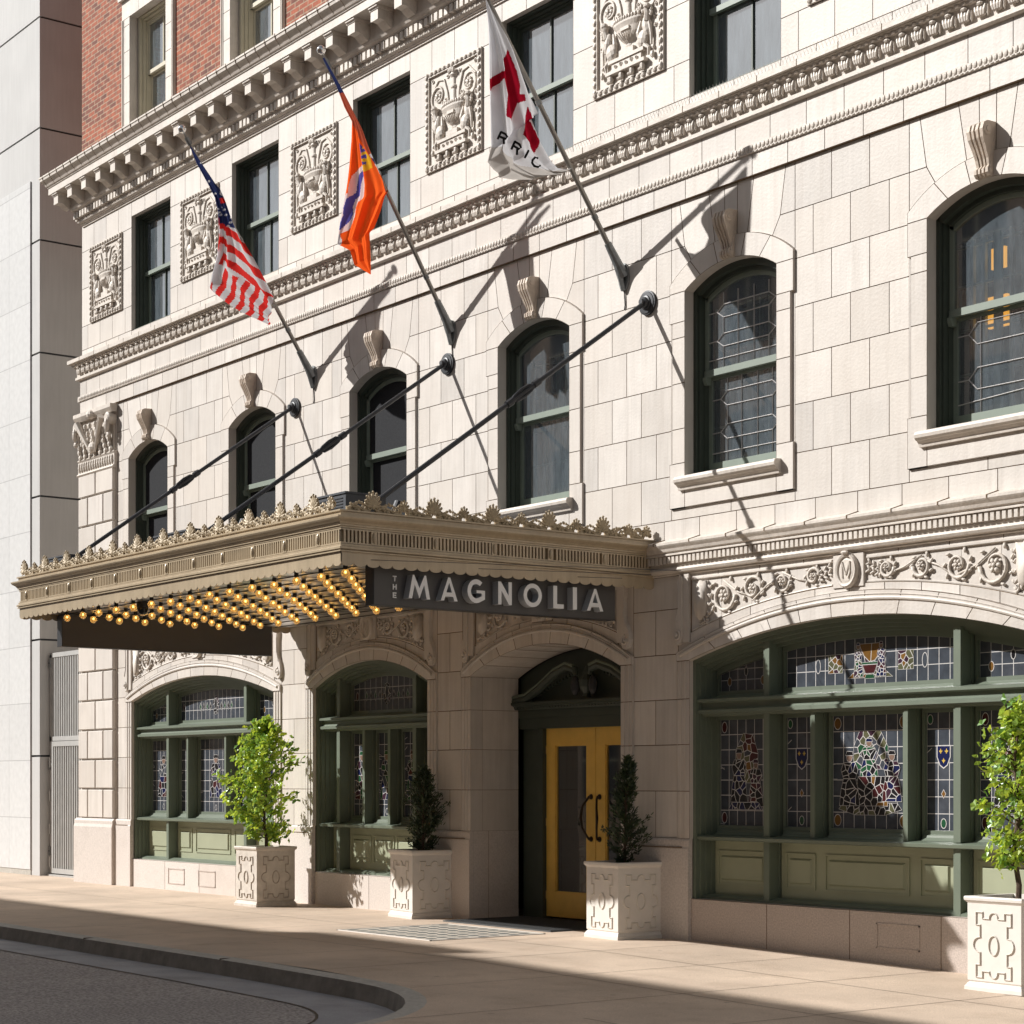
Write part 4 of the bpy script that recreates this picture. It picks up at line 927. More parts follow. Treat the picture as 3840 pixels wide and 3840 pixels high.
def light(mb,x0,x1,z0,z1,y,kind,seed):
    global rnd
    keep=rnd; rnd=random.Random(seed); w_=x1-x0; cx=(x0+x1)/2; nx=max(2,round(w_/.135))
    grid(mb,x0,x1,z0,z1,nx,7 if z1-z0>.9 else 3,y)
    yf=y-.003
    if kind=='shield':
        mb.block([(cx-.085,z0+.72*(z1-z0)),(cx-.085,z0+.62*(z1-z0)),(cx-.05,z0+.55*(z1-z0)),(cx,z0+.52*(z1-z0)),(cx+.05,z0+.55*(z1-z0)),(cx+.085,z0+.62*(z1-z0)),(cx+.085,z0+.72*(z1-z0))],y=yf,g=.010,m='sg_blue',mm='came',d=0)
        zz=z0+.62*(z1-z0)
        for a,b in ((-.035,.055),(.035,.055),(0,-.035)): lis(mb,cx+a,zz+b,.028,yf-.001)
        mb.block([(cx,z0+.27*(z1-z0)),(cx+.03,z0+.31*(z1-z0)),(cx,z0+.35*(z1-z0)),(cx-.03,z0+.31*(z1-z0))],y=yf,g=.005,m='sg_amber',mm='came',d=0)
        for a in (-1,1): roundel(mb,cx+a*(w_/2-.042),z1-.07,.036,.05,yf,'sg_green')
        roundel(mb,cx,z0+.07,.036,.05,yf,'sg_green')
    elif kind=='scene':
        H_=z1-z0; q_=w_
        cells(mb,[(cx-.22*q_,z0+.52*H_),(cx+.24*q_,z0+.52*H_),(cx+.24*q_,z0+.72*H_),(cx+.14*q_,z0+.86*H_),(cx-.14*q_,z0+.86*H_),(cx-.22*q_,z0+.72*H_)],20,['sg_olive','sg_olive','sg_clear','sg_plum','sg_green','sg_clear2'],yf,rg=rnd)
        figure(mb,cx-.01,z0+.42*H_,.37*H_,.26*q_,yf-.002,['sg_green','sg_blue','sg_green','sg_black'],seed)
        figure(mb,cx-.27*q_,z0+.20*H_,.48*H_,.28*q_,yf-.004,['sg_black','sg_blue','sg_black','sg_black'],seed+1)
        figure(mb,cx+.29*q_,z0+.24*H_,.44*H_,.26*q_,yf-.004,['sg_red','sg_plum','sg_blue','sg_black'],seed+2)
        cells(mb,[(cx-.20*q_,z0+.20*H_),(cx+.24*q_,z0+.20*H_),(cx+.20*q_,z0+.46*H_),(cx-.16*q_,z0+.46*H_)],16,['sg_black','sg_black','sg_black','sg_red','sg_amber'],yf-.003,rg=rnd)
        cells(mb,[(cx-.42*q_,z0+.17*H_),(cx-.2*q_,z0+.12*H_),(cx+.2*q_,z0+.12*H_),(cx+.42*q_,z0+.17*H_),(cx+.36*q_,z0+.23*H_),(cx-.36*q_,z0+.23*H_)],14,['sg_black','sg_olive','sg_black'],yf-.002,rg=rnd)
        for a in (-1,1):
            roundel(mb,cx+a*(w_/2-.065),z1-.082,.050,.062,yf,'sg_amber'); roundel(mb,cx+a*(w_/2-.065),z0+.082,.050,.062,yf,'sg_amber')
    elif kind=='pair':
        H_=z1-z0; q_=w_; zc=z0+.64*H_
        cells(mb,[(cx-.2*q_,z0+.40*H_),(cx+.24*q_,z0+.40*H_),(cx+.24*q_,zc+.05),(cx+.14*q_,zc+.24),(cx-.05*q_,zc+.26),(cx-.2*q_,zc+.08)],18,['sg_olive','sg_olive','sg_red','sg_amber','sg_clear'],yf,rg=rnd)
        figure(mb,cx-.13*q_,z0+.22*H_,.50*H_,.34*q_,yf-.002,['sg_black','sg_blue','sg_black','sg_black'],seed)
        figure(mb,cx+.20*q_,z0+.18*H_,.44*H_,.30*q_,yf-.004,['sg_black','sg_red','sg_black','sg_plum'],seed+4)
        cells(mb,[(cx-.34*q_,z0+.15*H_),(cx+.34*q_,z0+.15*H_),(cx+.26*q_,z0+.22*H_),(cx-.26*q_,z0+.22*H_)],8,['sg_black','sg_blue'],yf-.005,rg=rnd)
        for a in (-1,1): roundel(mb,cx+a*(w_/2-.06),z1-.082,.042,.062,yf,'sg_red'); roundel(mb,cx+a*(w_/2-.06),z0+.082,.042,.062,yf,'sg_red')
    elif kind=='figure':
        figure(mb,cx,z0+.20*(z1-z0),.58*(z1-z0),min(.40,w_*.85),yf-.002,['sg_blue','sg_red','sg_clear','sg_clear','sg_black','sg_plum','sg_black','sg_green'],seed)
        roundel(mb,cx,z0+.07,.032,.045,yf,'sg_clear2')
    elif kind=='oval':
        zc=z0+.66*(z1-z0); roundel(mb,cx,zc,.036,.07,yf,'sg_clear'); roundel(mb,cx,z0+.08,.034,.05,yf,'sg_clear2')
    diagonals(mb,x0,x1,z0,z1,5,y-.002); rnd=keep
def upper_light(mb,x0,x1,z0,top,y,kind,seed):
    global rnd
    keep=rnd; rnd=random.Random(seed); cx=(x0+x1)/2; nx=max(3,round((x1-x0)/.138)); zt=top(cx)
    grid(mb,x0,x1,z0,max(top(cx),top(x0),top(x1)),nx,3,y,top=top); yf=y-.003
    if kind=='urn':
        cells(mb,[(cx-.30,z0+.06),(cx+.30,z0+.06),(cx+.16,z0+.16),(cx+.14,zt-.06),(cx-.14,zt-.06),(cx-.16,z0+.16)],26,['sg_olive','sg_amber','sg_olive','sg_plum','sg_clear'],yf,rg=rnd)
        mb.block([(cx-.10,z0+.19),(cx-.06,z0+.10),(cx+.06,z0+.10),(cx+.10,z0+.19)],y=yf-.002,g=.004,m='sg_red',mm='came',d=0)
        mb.block([(cx-.11,z0+.19),(cx+.11,z0+.19),(cx+.11,z0+.215),(cx-.11,z0+.215)],y=yf-.002,g=.003,m='sg_green',mm='came',d=0)
        mb.block([(cx-.07,z0+.05),(cx+.07,z0+.05),(cx+.05,z0+.095),(cx-.05,z0+.095)],y=yf-.002,g=.003,m='sg_green',mm='came',d=0)
        figure(mb,cx-.15,z0+.07,.34,.13,yf-.004,['sg_green','sg_blue','sg_olive','sg_plum'],seed); figure(mb,cx+.15,z0+.07,.34,.13,yf-.004,['sg_blue','sg_blue','sg_red','sg_plum'],seed+1)
        for a in (-1,1):
            cells(mb,[(cx+a*.46-.10,z0+.12),(cx+a*.46+.10,z0+.12),(cx+a*.46+.10,z0+.31),(cx+a*.46-.10,z0+.31)],9,['sg_olive','sg_olive','sg_amber','sg_plum'],yf,rg=rnd)
            roundel(mb,cx+a*.70,z0+.20,.036,.075,yf,'sg_clear')
    elif kind=='crest':
        cells(mb,ellp(cx,z0+.22,.10,.15,12),9,['sg_black','sg_black','sg_plum','sg_clear'],yf,rg=rnd)
        mb.block(ellp(cx,z0+.24,.04,.09,12),y=yf-.002,g=.006,m='sg_black',mm='came',d=0)
        for a in (-1,1):
            for q in range(4):
                mb.block([(cx+a*(.17+.11*q),z0+.13),(cx+a*(.17+.11*q)+.035,z0+.20),(cx+a*(.17+.11*q),z0+.27),(cx+a*(.17+.11*q)-.035,z0+.20)],y=yf,g=.006,m=['sg_black','sg_green'][q%2],mm='came',d=0)
            roundel(mb,cx+a*((x1-x0)/2-.09),z0+.2,.032,.06,yf,'sg_red')
    else:
        for a in (-1,1): roundel(mb,cx+a*.13*(x1-x0)/.4,z0+.10,.034,.05,yf,'sg_amber')
        roundel(mb,cx,z0+.20,.03,.05,yf,'sg_black')
    rnd=keep
def storefront(c,hw,main,minor,kinds,ukinds,seed,nopan=0):
    f=MB(); zs,ri=3.0,.32; n=20
    Yg=.30
    for sx in (-1,1):
        for q,(a,b,y) in enumerate(((0,.045,.03),(.045,.075,.075),(.075,.10,.13),(.10,.12,.19))):
            f.box(*sorted((c+sx*(hw-a),c+sx*(hw-b))),y,.34,.45,3.02,'green')
    for q,(a,b,y) in enumerate(((0,.05,.035),(.05,.085,.08),(.085,.12,.14),(.12,.15,.20))):
        O=[(x,z-a) for x,z in arcpts(c,hw,zs+.01,ri,-1,1,n)]; I=[(x,z-b) for x,z in arcpts(c,hw,zs+.01,ri,-1,1,n)]
        for i in range(n): f.prism([I[i],I[i+1],O[i+1],O[i]],y,.34,'green',.5)
    fr=f.build('window',HOT,HL)
    t=MB()
    t.prismx([(.30,2.40),(.10,2.40),(.095,2.425),(.055,2.43),(.055,2.465),(.085,2.475),(.10,2.49),(.10,2.535),(.085,2.545),(.045,2.55),(.045,2.58),(.16,2.60),(.30,2.605)],c-hw+.045,c+hw-.045,'green')
    t.build('transom',fr,HL)
    for mo in main:
        m=MB(); x=c+mo
        for z0,z1 in ((.45,1.10),(1.135,2.41),(2.59,arcz(hw,zs,ri,mo)-.03)):
            m.box(x-.047,x+.047,.105,.33,z0,z1,'green'); m.box(x-.062,x+.062,.23,.33,z0,z1,'green'); m.box(x-.020,x+.042,.098,.106,z0+.002,z1-.002,'green')
        m.box(x-.047,x+.047,.106,.33,1.09,1.14,'green')
        m.build('mullion',fr,HL)
    for mo in minor:
        m=MB(); x=c+mo; m.box(x-.036,x+.036,.12,.33,1.13,2.41,'green'); m.box(x-.050,x+.050,.23,.33,1.13,2.41,'green'); m.box(x-.016,x+.031,.113,.121,1.135,2.40,'green'); m.build('mullion',fr,HL)
    s=MB(); s.prismx([(.32,1.075),(.09,1.075),(.05,1.085),(.045,1.115),(.07,1.125),(.32,1.15)],c-hw+.045,c+hw-.045,'green'); s.prismx([(.32,.44),(.10,.44),(.10,.475),(.16,.50),(.32,.50)],c-hw+.045,c+hw-.045,'green')
    s.build('window_sill',fr,HL)
    # lights
    xs=sorted([-hw+.12]+[m for m in main]+[m for m in minor]+[hw-.12])
    for i,(a,b) in enumerate(zip(xs,xs[1:])):
        a2=a+(.08 if i else 0); b2=b-(.08 if i<len(xs)-2 else 0)
        g=MB(); 
        for x0,x1,z0,z1 in ((a2,a2+.035,1.14,2.41),(b2-.035,b2,1.14,2.41)): g.box(c+x0,c+x1,.262,.31,z0,z1,'green')
        g.box(c+a2+.035,c+b2-.035,.264,.31,2.36,2.41,'green'); g.prismx([(.31,1.14),(.20,1.14),(.235,1.17),(.24,1.19),(.262,1.20),(.262,1.235),(.31,1.24)],c+a2+.035,c+b2-.035,'green')
        so_=g.build('sash',fr,HL)
        k=MB(); light(k,c+a2+.035,c+b2-.035,1.235,2.365,.292,kinds[i],seed+i*7); k.build('leaded_light',so_,HL)
    xs=[-hw+.15]+list(main)+[hw-.15]
    for i,(a,b) in enumerate(zip(xs,xs[1:])):
        a2=a+(.08 if i else -.02); b2=b-(.08 if i<len(xs)-2 else -.02)
        top=lambda X: arcz(hw,zs,ri,X-c)-.185
        g=MB(); 
        g.box(c+a2,c+a2+.03,.262,.31,2.60,top(c+a2),'green'); g.box(c+b2-.03,c+b2,.262,.31,2.60,top(c+b2),'green'); g.prismx([(.31,2.60),(.20,2.60),(.24,2.625),(.262,2.63),(.262,2.67),(.31,2.67)],c+a2+.03,c+b2-.03,'green')
        XX=[c+a2+(b2-a2)*j/10 for j in range(11)]
        for p,q in zip(XX,XX[1:]): g.prism([(p,top(p)-.01),(q,top(q)-.01),(q,top(q)+.05),(p,top(p)+.05)],.258,.31,'green',.5)
        so_=g.build('sash',fr,HL)
        k=MB(); upper_light(k,c+a2+.03,c+b2-.03,2.668,lambda X: top(X)-.008,.292,ukinds[i],seed+50+i); k.build('leaded_light',so_,HL)
    # olive base panels
    xs=[-hw+.12]+list(main)+[hw-.12]
    for i,(a,b) in enumerate(zip(xs,xs[1:])):
        a2=a+(.075 if i else 0); b2=b-(.075 if i<len(xs)-2 else 0)
        p=MB(); p.box(c+a2,c+b2,.245,.33,.49,1.08,'greenlt')
        W=b2-a2; div=[(.05,W-.05)] if W<1.2 else ([(.07,.07+.42),(.62,W-.62),(W-.49,W-.07)] if W>2 else [(.05,W/3-.03),(W/3+.03,2*W/3-.03),(2*W/3+.03,W-.05)])
        for u0,u1 in div:
            x0,x1=c+a2+u0,c+a2+u1
            for (q0,q1,z0,z1) in ((x0,x1,.955,.97),(x0,x1,.60,.615),(x0,x0+.015,.615,.955),(x1-.015,x1,.615,.955)): p.box(q0,q1,.232,.247,z0,z1,'greenlt',.5)
            p.bbox(x0+.05,x1-.05,.226,.246,.65,.92,.022,'greenlt')
        p.build('base_panel',fr,HL)
storefront(-26.48,2.29,(-1.25,1.25),(-.61,.61),['figure','oval','figure','oval','figure'],['small','crest','small'],11)
storefront(-21.70,1.40,(-.93,.93),(-.31,.31),['oval','figure','figure','figure','oval'],['small','crest','small'],23)
storefront(-13.06,2.29,(-1.25,1.25),(-.61,.61),['pair','shield','scene','shield','pair'],['small','urn','small'],41)
# ------------------------------------------------------------------ entrance
c=-17.92; f=MB()
f.box(-19.35,-16.49,.74,1.0,2.36,2.52,'greendk'); f.box(-19.35,-16.49,.72,.76,2.50,2.60,'greendk')
for x0,x1 in ((-19.35,-18.90),(-16.94,-16.49)):
    f.box(x0,x1,.80,1.0,.0,2.4,'greendk'); f.box(x0+.06,x1-.06,.782,.80,.15,2.3,'greendk')
for x0 in (-18.98,-16.94): f.box(x0,x0+.10,.74,1.0,.0,2.37,'greendk')
f.prismx([(.80,2.60),(.66,2.60),(.64,2.64),(.60,2.66),(.60,2.69),(.80,2.70)],-19.42,-16.45,'greendk')
for i in range(48): f.box(-19.30+i*.059,-19.30+i*.059+.032,.64,.66,2.615,2.64,'greendk')
pane=[(-19.35,2.68)]+[(x,z) for x,z in arcpts(c,1.43,3.0,.32,-1,1,16)]+[(-16.49,2.68)]
f.prism(pane[::-1],.76,.80,'greendk',.5)
# swan-neck pediment with urn
for sx in (-1,1):
    pts=[(c+sx*1.45,.66,2.71),(c+sx*1.15,.64,2.74),(c+sx*.85,.62,2.86),(c+sx*.55,.61,3.02),(c+sx*.30,.60,3.09),(c+sx*.15,.60,3.05),(c+sx*.14,.60,2.98)]
    f.tube(pts,[.05,.05,.055,.055,.05,.045,.03],8,'greendk'); f.tube([(x,y-.03,z+.045) for x,y,z in pts[:-1]],.02,6,'green')
    for i in range(14):
        t=i/13; xx=c+sx*(1.1-.8*t); zz=2.69+.30*t**.8; f.box(xx-.014,xx+.014,.66,.70,zz-.0,zz+.04,'greendk')
    f.ell((c+sx*.17,.62,2.86),(.07,.05,.12),8,6,'black')
f.lathe((c,.66,2.72),[(.06,0),(.04,.04),(.09,.12),(.10,.2),(.05,.27),(.05,.30),(.02,.36),(.0,.40)],10,'greendk')
en=f.build('entrance_surround',HOT,HL)
for sx,x0,x1 in ((1,-18.88,-17.925),(-1,-17.915,-16.95)):
    d=MB(); st=.175; z0,z1=.035,2.36; xo,xi=(x0,x1) if sx>0 else (x1,x0)
    d.box(x0,x0+st,.80,.85,z0,z1,'yellow',.5); d.box(x1-st,x1,.80,.85,z0,z1,'yellow',.5); d.box(x0+st,x1-st,.80,.85,z0,.34,'yellow',.5); d.box(x0+st,x1-st,.80,.85,2.15,z1,'yellow',.5)
    for a,b,q0,q1 in ((x0+st,x0+st+.012,.34,2.15),(x1-st-.012,x1-st,.34,2.15),(x0+st,x1-st,.34,.352),(x0+st,x1-st,2.138,2.15)): d.box(a,b,.81,.845,q0,q1,'yellow',.5)
    dd=d.build('door',HOT,HL)
    g=MB(); g.add([(x0+st,.83,.35),(x1-st,.83,.35),(x1-st,.83,2.14),(x0+st,.83,2.14)],[(0,1,2,3)],'glassdoor'); g.build('pane',dd,HL)
    h=MB(); hx=(x1-.075) if sx>0 else (x0+.075); bow=-.03*sx
    h.tube([(hx,.80,1.52),(hx,.76,1.52),(hx-.01*sx,.74,1.49),(hx-.055*sx,.70,1.40),(hx-.075*sx,.69,1.27),(hx-.055*sx,.70,1.14),(hx-.01*sx,.74,1.04),(hx,.76,1.01),(hx,.80,1.01)],[.016,.016,.014,.014,.018,.014,.014,.016,.016],8,'iron')
    for z in (1.52,1.01): h.lathe((hx,.795,z),[(0,-.015),(.03,-.012),(.034,0)],12,'iron',axis='y')
    h.build('handle',dd,HL)
    h=MB()
    hx=x0-.005 if sx>0 else x1+.005
    for z in (.30,1.20,2.10): h.box(hx-.018,hx+.012,.785,.80,z-.05,z+.05,'chrome')
    h.build('hinge',dd,HL)
lb=MB(); lb.box(-18.9,-16.9,1.5,1.55,0,2.5,'opp'); lb.box(-18.55,-18.0,1.3,1.34,0,2.4,'dark'); lb.box(-17.5,-17.2,1.3,1.34,0,2.4,'dark'); lb.build('lobby_screen',HOT,HL)
# ------------------------------------------------------------------ canopy
CX0,CX1,CY=-23.76,-15.95,-4.03
CAN=thing('entrance_canopy','bronze entrance canopy with palmette cresting, scalloped skirt and rows of lit globe bulbs','canopy',(AX,-2,4.1)); CL=(AX,-2,4.1)
def csweep(mb,prof,m):
    a=rnd.random(); rings=[[(CX0-P,0,z),(CX0-P,CY-P,z),(CX1+P,CY-P,z),(CX1+P,0,z)] for P,z in prof]; n=len(prof)
    for j in range(3):
        mb.add([r[j] for r in rings]+[r[j+1] for r in rings],[(i,i+n,i+1+n,i+1) for i in range(n-1)],m,a)
b=MB()
csweep(b,[(-.30,3.935),(0,3.935),(.022,3.94),(.022,3.952),(.008,3.957),(.03,3.965),(.03,3.985),(.012,3.995),(.012,4.015),(-.036,4.02),(-.036,4.165),(.008,4.17),(.008,4.185),(.022,4.19),(.022,4.205),(.03,4.21),(.04,4.225),(.075,4.25),(.085,4.265),(.085,4.28),(.02,4.285),(.012,4.29),(.012,4.325),(.03,4.33),(.03,4.345),(-.1,4.345)],'bronze')
b.box(CX0+.05,CX1-.05,CY+.05,-.0,4.30,4.343,'dkbox')
b.build('fascia',CAN,CL)
b=MB()
def side_iter(pitch,span0,span1):
    n=int((span1-span0)/pitch); return [span0+(span1-span0)*(i+.5)/n for i in range(n)]
ovf=[-23.53+.6513*i for i in range(12)]; ovs=[-3.65+.735*i for i in range(5)]
for x in side_iter(.0434,CX0+.02,CX1-.02):
    if min(abs(x-o) for o in ovf)>.045:
        b.box(x-.0105,x+.0105,CY-.003,CY+.038,4.034,4.152,'bronze',.5)
for y in side_iter(.0434,CY+.02,-.02):
    if min(abs(y-o) for o in ovs)>.045:
        b.box(CX1-.038,CX1+.003,y-.0115,y+.0115,4.034,4.152,'bronze',.5); b.box(CX0-.003,CX0+.038,y-.0115,y+.0115,4.034,4.152,'bronze',.5)
for z0,z1 in ((4.02,4.034),(4.152,4.166)):
    b.box(CX0-.001,CX1+.001,CY-.003,CY+.038,z0,z1,'bronze',.5); b.box(CX1-.038,CX1+.003,CY,0,z0,z1,'bronze',.5); b.box(CX0-.003,CX0+.038,CY,0,z0,z1,'bronze',.5)
for x in ovf: b.box(x-.034,x+.034,CY-.007,CY+.038,4.026,4.160,'bronze',.5); b.ell((x,CY-.006,4.093),(.024,.022,.055),12,7,'bronze',.5)
for y in ovs: b.box(CX1-.038,CX1+.007,y-.034,y+.034,4.026,4.160,'bronze',.5); b.ell((CX1+.006,y,4.093),(.022,.024,.055),12,7,'bronze',.5)
b.build('fluted_frieze',CAN,CL)
b=MB()
def scal(p,q,fixed,axis,inn):   # scalloped skirt from p to q
    n=max(1,round((q-p)/.147)); w_=(q-p)/n
    for i in range(n):
        P=[(p+w_*i,3.94),(p+w_*i,3.838)]+[(p+w_*i+w_*(.5-.5*math.cos(PI*j/8)),3.838-.036*math.sin(PI*j/8)) for j in range(1,8)]+[(p+w_*(i+1),3.838),(p+w_*(i+1),3.94)]
        for off in (0,):
            k=len(P)
            if axis=='x': vs=[(u,fixed,z) for u,z in P]+[(u,fixed+inn,z) for u,z in P]
            else: vs=[(fixed,u,z) for u,z in P]+[(fixed+inn,u,z) for u,z in P]
            b.add(vs,[tuple(range(k)),tuple(range(2*k-1,k-1,-1))]+[(j,(j+1)%k,(j+1)%k+k,j+k) for j in range(k)],'bronze',.5)
scal(CX0,CX1,CY-.0,'x',.008); scal(CY,0,CX1,'y',-.008); scal(CY,0,CX0,'y',.008)
b.build('scalloped_skirt',CAN,CL)
b=MB(); b.add([(CX0+.01,CY+.01,3.885),(CX1-.01,CY+.01,3.885),(CX1-.01,-.01,3.885),(CX0+.01,-.01,3.885)],[(0,3,2,1)],'soffit',.5)
y=CY+.18
while y<-.1: b.box(CX0+.02,CX1-.02,y-.006,y+.006,3.875,3.884,'black'); y+=.36
for i in range(17): 
    x=CX0+.2+i*.47; b.tube([(x,CY+.1,3.879),(x+1.2,-.6,3.879)],.003,4,'black')
b.build('soffit_panel',CAN,CL)
# bulbs: rows run back from the street edge
def bulb():
    b=MB(); z=3.80
    b.lathe((0,0,0),[(.0,.085),(.024,.085),(.026,.055),(.022,.040)],10,'black'); 
    b.lathe((0,0,0),[(.0,-.047),(.018,-.043),(.033,-.033),(.044,-.013),(.047,.0),(.044,.013),(.035,.031),(.024,.040)],14,'globe')
    b.ell((0,0,.012),(.011,.011,.014),8,6,'filament')
    return b
lamp_r=random.Random(4)
bm=bulb(); cols=[-16.52-.478*i for i in range(15)]; rows_=[-3.62+.365*i for i in range(8)]
spots=[(x,y) for y in rows_ for x in cols if x>-23.4]
spots.sort(key=lambda p:-(p[0]*.8-p[1]*.6)) 
spots=[s_ for s_ in spots if not (s_[0]>-16.7 and s_[1]>-2.2)]
spots=[s_ for s_ in spots]
first=None
for i,(x,y) in enumerate(spots[:99]):
    if first is None:
        first=bm.build('light_bulb',CAN,(0,0,0),smooth=True); first.location=(x-CL[0],y-CL[1],3.80-CL[2])
    else:
        o=first.copy(); COL.objects.link(o); o.parent=CAN; o.location=(x-CL[0]+lamp_r.uniform(-.008,.008),y-CL[1]+lamp_r.uniform(-.008,.008),3.80-CL[2]+lamp_r.uniform(-.006,.004)); o.rotation_euler=(lamp_r.uniform(-.08,.08),lamp_r.uniform(-.08,.08),0)
rest=MB()
for x,y in spots[99:]:
    rest.v.extend([(a+x,b_+y,c_+3.80) for a,b_,c_ in bm.v]); n0=len(rest.v)-len(bm.v)
    rest.f.extend([[q+n0 for q in f_] for f_ in bm.f]); rest.m.extend(bm.m); rest.a.extend(bm.a)
if rest.v: tag(rest.build('light_bulbs',CAN,CL,smooth=True),kind='stuff')
# cresting
def palmette(big):
    b=MB(); h=.21 if big else .15; wv=.085 if big else .062; m='bronzelt'; zb=.015
    n=9 if big else 7
    for i in range(n):
        u_=(i-(n-1)/2)/((n-1)/2); an=PI*(.5+u_*.46); L=(h-.055)*(1-.26*abs(u_)**1.3); cz=zb+.04; wx=.80
        b.ell((L*.52*math.cos(an)*wx,-.010,cz+L*.52*math.sin(an)),(L*.52,.016,L*.125),8,4,m,.6,rot=-an)
        b.ell((L*.96*math.cos(an)*wx,-.012,cz+L*.96*math.sin(an)),(.015,.014,.015),6,4,m,.6)
    b.prism([(-wv*.8,zb+.03),(wv*.8,zb+.03),(wv*1.0,zb+.075),(wv*.62,h*.74),(0,h*.90),(-wv*.62,h*.74),(-wv*1.0,zb+.075)],.000,.016,m,.6,back=True)
    for sx in (-1,1):
        b.tube(spiral(sx*.045,zb+.035,.036 if big else .028,1.2,PI/2,sx,-.012,14),.009,5,m); b.ell((sx*.045,-.014,zb+.035),(.012,.012,.012),6,4,m)
    b.ell((0,-.014,zb+.05),(.018,.014,.035),8,5,m)
    return b
def wave(mb,u0,u1,f):
    # running scroll between palmettes, f maps (u,d,z) to world
    L=u1-u0; m='bronzelt'
    pts=[(u0+L*t,-.006,.035+.022*math.sin(2*PI*t-.6)) for t in [i/12 for i in range(13)]]
    tmp=MB(); tmp.tube(pts,.014,6,m,flat=.8)
    tmp.tube(spiral(u0+L*.30,.052,.032,1.3,-PI/2,1,-.01,14),.009,5,m); tmp.tube(spiral(u0+L*.70,.050,.032,1.3,PI/2,-1,-.01,14),.009,5,m)
    for a,zz,rr in ((.18,.07,.02),(.42,.085,.022),(.55,.095,.024),(.66,.088,.018),(.84,.07,.02),(.5,.02,.03),(.1,.02,.03),(.9,.02,.03)): tmp.ell((u0+L*a,-.004,zz),(rr,.012,rr*.7),6,4,m,.6,rot=a*7)
    tmp.box(u0,u1,0,.012,0,.045,m)
    mb.add([f(*v) for v in tmp.v],[tuple(x) for x in tmp.f],m,.6)
fx=lambda u,d,z:(u,CY-.0+.03+d,4.345+z); fy=lambda u,d,z:(CX1-.03-d,u,4.345+z); fz=lambda u,d,z:(CX0+.03+d,u,4.345+z)
cs=MB(); P_=.3256; us=[CX0+.10+P_*i for i in range(24)]
for a,c_ in zip(us,us[1:]): wave(cs,a+.03,c_-.03,fx)
cs.build('cresting_scroll',CAN,CL)
vs_=[-3.65+.3675*i for i in range(10)]
for ff in (fy,fz):
    cs=MB()
    for a,c_ in zip([CY+.05]+vs_,vs_+[-.10]): wave(cs,a+.03,c_-.03,ff)
    cs.build('cresting_scroll',CAN,CL)
PB,PS=palmette(True),palmette(False)
pb=PB.build('palmette',CAN,(0,0,0)); ps=PS.build('palmette',CAN,(0,0,0)); usedb=[False,False]
def putp(big,x,y,rz):
    src=pb if big else ps; k=0 if big else 1
    o=src if not usedb[k] else src.copy()
    if usedb[k]: COL.objects.link(o)
    usedb[k]=True; o.parent=CAN; o.location=(x-CL[0],y-CL[1],4.345-CL[2]); o.rotation_euler=(0,0,rz)
for i,u in enumerate(us): putp(i%2==0,u,CY+.03,0)
for i,v in enumerate(vs_): putp(i%2==0,CX1-.03,v,PI/2); putp(i%2==0,CX0+.03,v,-PI/2)
putp(False,CX1-.03,-.09,PI/2)
# corner scroll rising at the wall end
b=MB()
b.tube([(CX1-.03,-.62+.07*i,4.36+.10*math.sin(i*.55)**2) for i in range(9)],.02,6,'bronzelt'); b.tube([(CX1-.04,-.20+.05*math.cos(a),4.42+.05*math.sin(a)) for a in [i*.5 for i in range(12)]],.012,5,'bronzelt')
b.build('end_scroll',CAN,CL)
# boxes and spotlights standing on the deck
def box_on(name,label,x0,x1,y0,y1,z1):
    b=MB(); loc=((x0+x1)/2,(y0+y1)/2,4.345)
    b.box(x0,x1,y0,y1,4.36,z1-.02,'dkbox'); b.box(x0-.012,x1+.012,y0-.012,y1+.012,z1-.02,z1,'dkbox'); 
    for xx in (x0+.06,x1-.06): b.box(xx-.03,xx+.03,y0+.03,y1-.03,4.344,4.36,'black')
    for q in range(5): b.box(x0+.05,x1-.05,y0-.006,y0+.001,4.42+.03*q,4.428+.03*q,'black')
    t=b.build(name,None,loc); tag(t,label,'equipment box','equipment boxes on the canopy roof'); return t
box_on('equipment_box','dark metal box on the canopy roof at its street corner above the lettered sign',-16.96,-16.39,-3.70,-3.22,4.605)
box_on('equipment_box','dark metal box in the middle of the canopy roof behind the front cresting',-20.75,-19.80,-3.62,-3.15,4.60)
box_on('equipment_box','dark metal box at the far left end of the canopy roof',-24.0+.40,-23.0,-3.70,-3.1,4.60)
def spot(x,y,label):
    t=thing('spotlight',label,'spotlight',(x,y,4.345),0,'uplights on the canopy roof'); L=(x,y,4.345)
    b=MB(); b.box(x-.05,x+.05,y-.04,y+.04,4.345,4.36,'black'); b.tube([(x,y,4.36),(x,y,4.44)],.012,8,'black'); b.tube([(x-.045,y,4.44),(x-.045,y,4.52)],.006,6,'black'); b.tube([(x+.045,y,4.44),(x+.045,y,4.52)],.006,6,'black'); b.box(x-.05,x+.05,y-.008,y+.008,4.435,4.445,'black'); b.build('yoke',t,L)
    b=MB(); d=Vector((.0,.45,.9)).normalized(); p=Vector((x,y-.03,4.47)); b.tube([p-d*.03,p,p+d*.13,p+d*.15],[.02,.05,.055,.057],14,'black'); b.build('lamp_head',t,L)
spot(-16.75,-2.85,'black spotlight on the canopy roof beside the corner box and the front palmette')
spot(-18.95,-3.45,'black spotlight leaning behind the cresting below the middle tie rod')
spot(-22.35,-3.40,'black spotlight near the left end of the canopy roof')
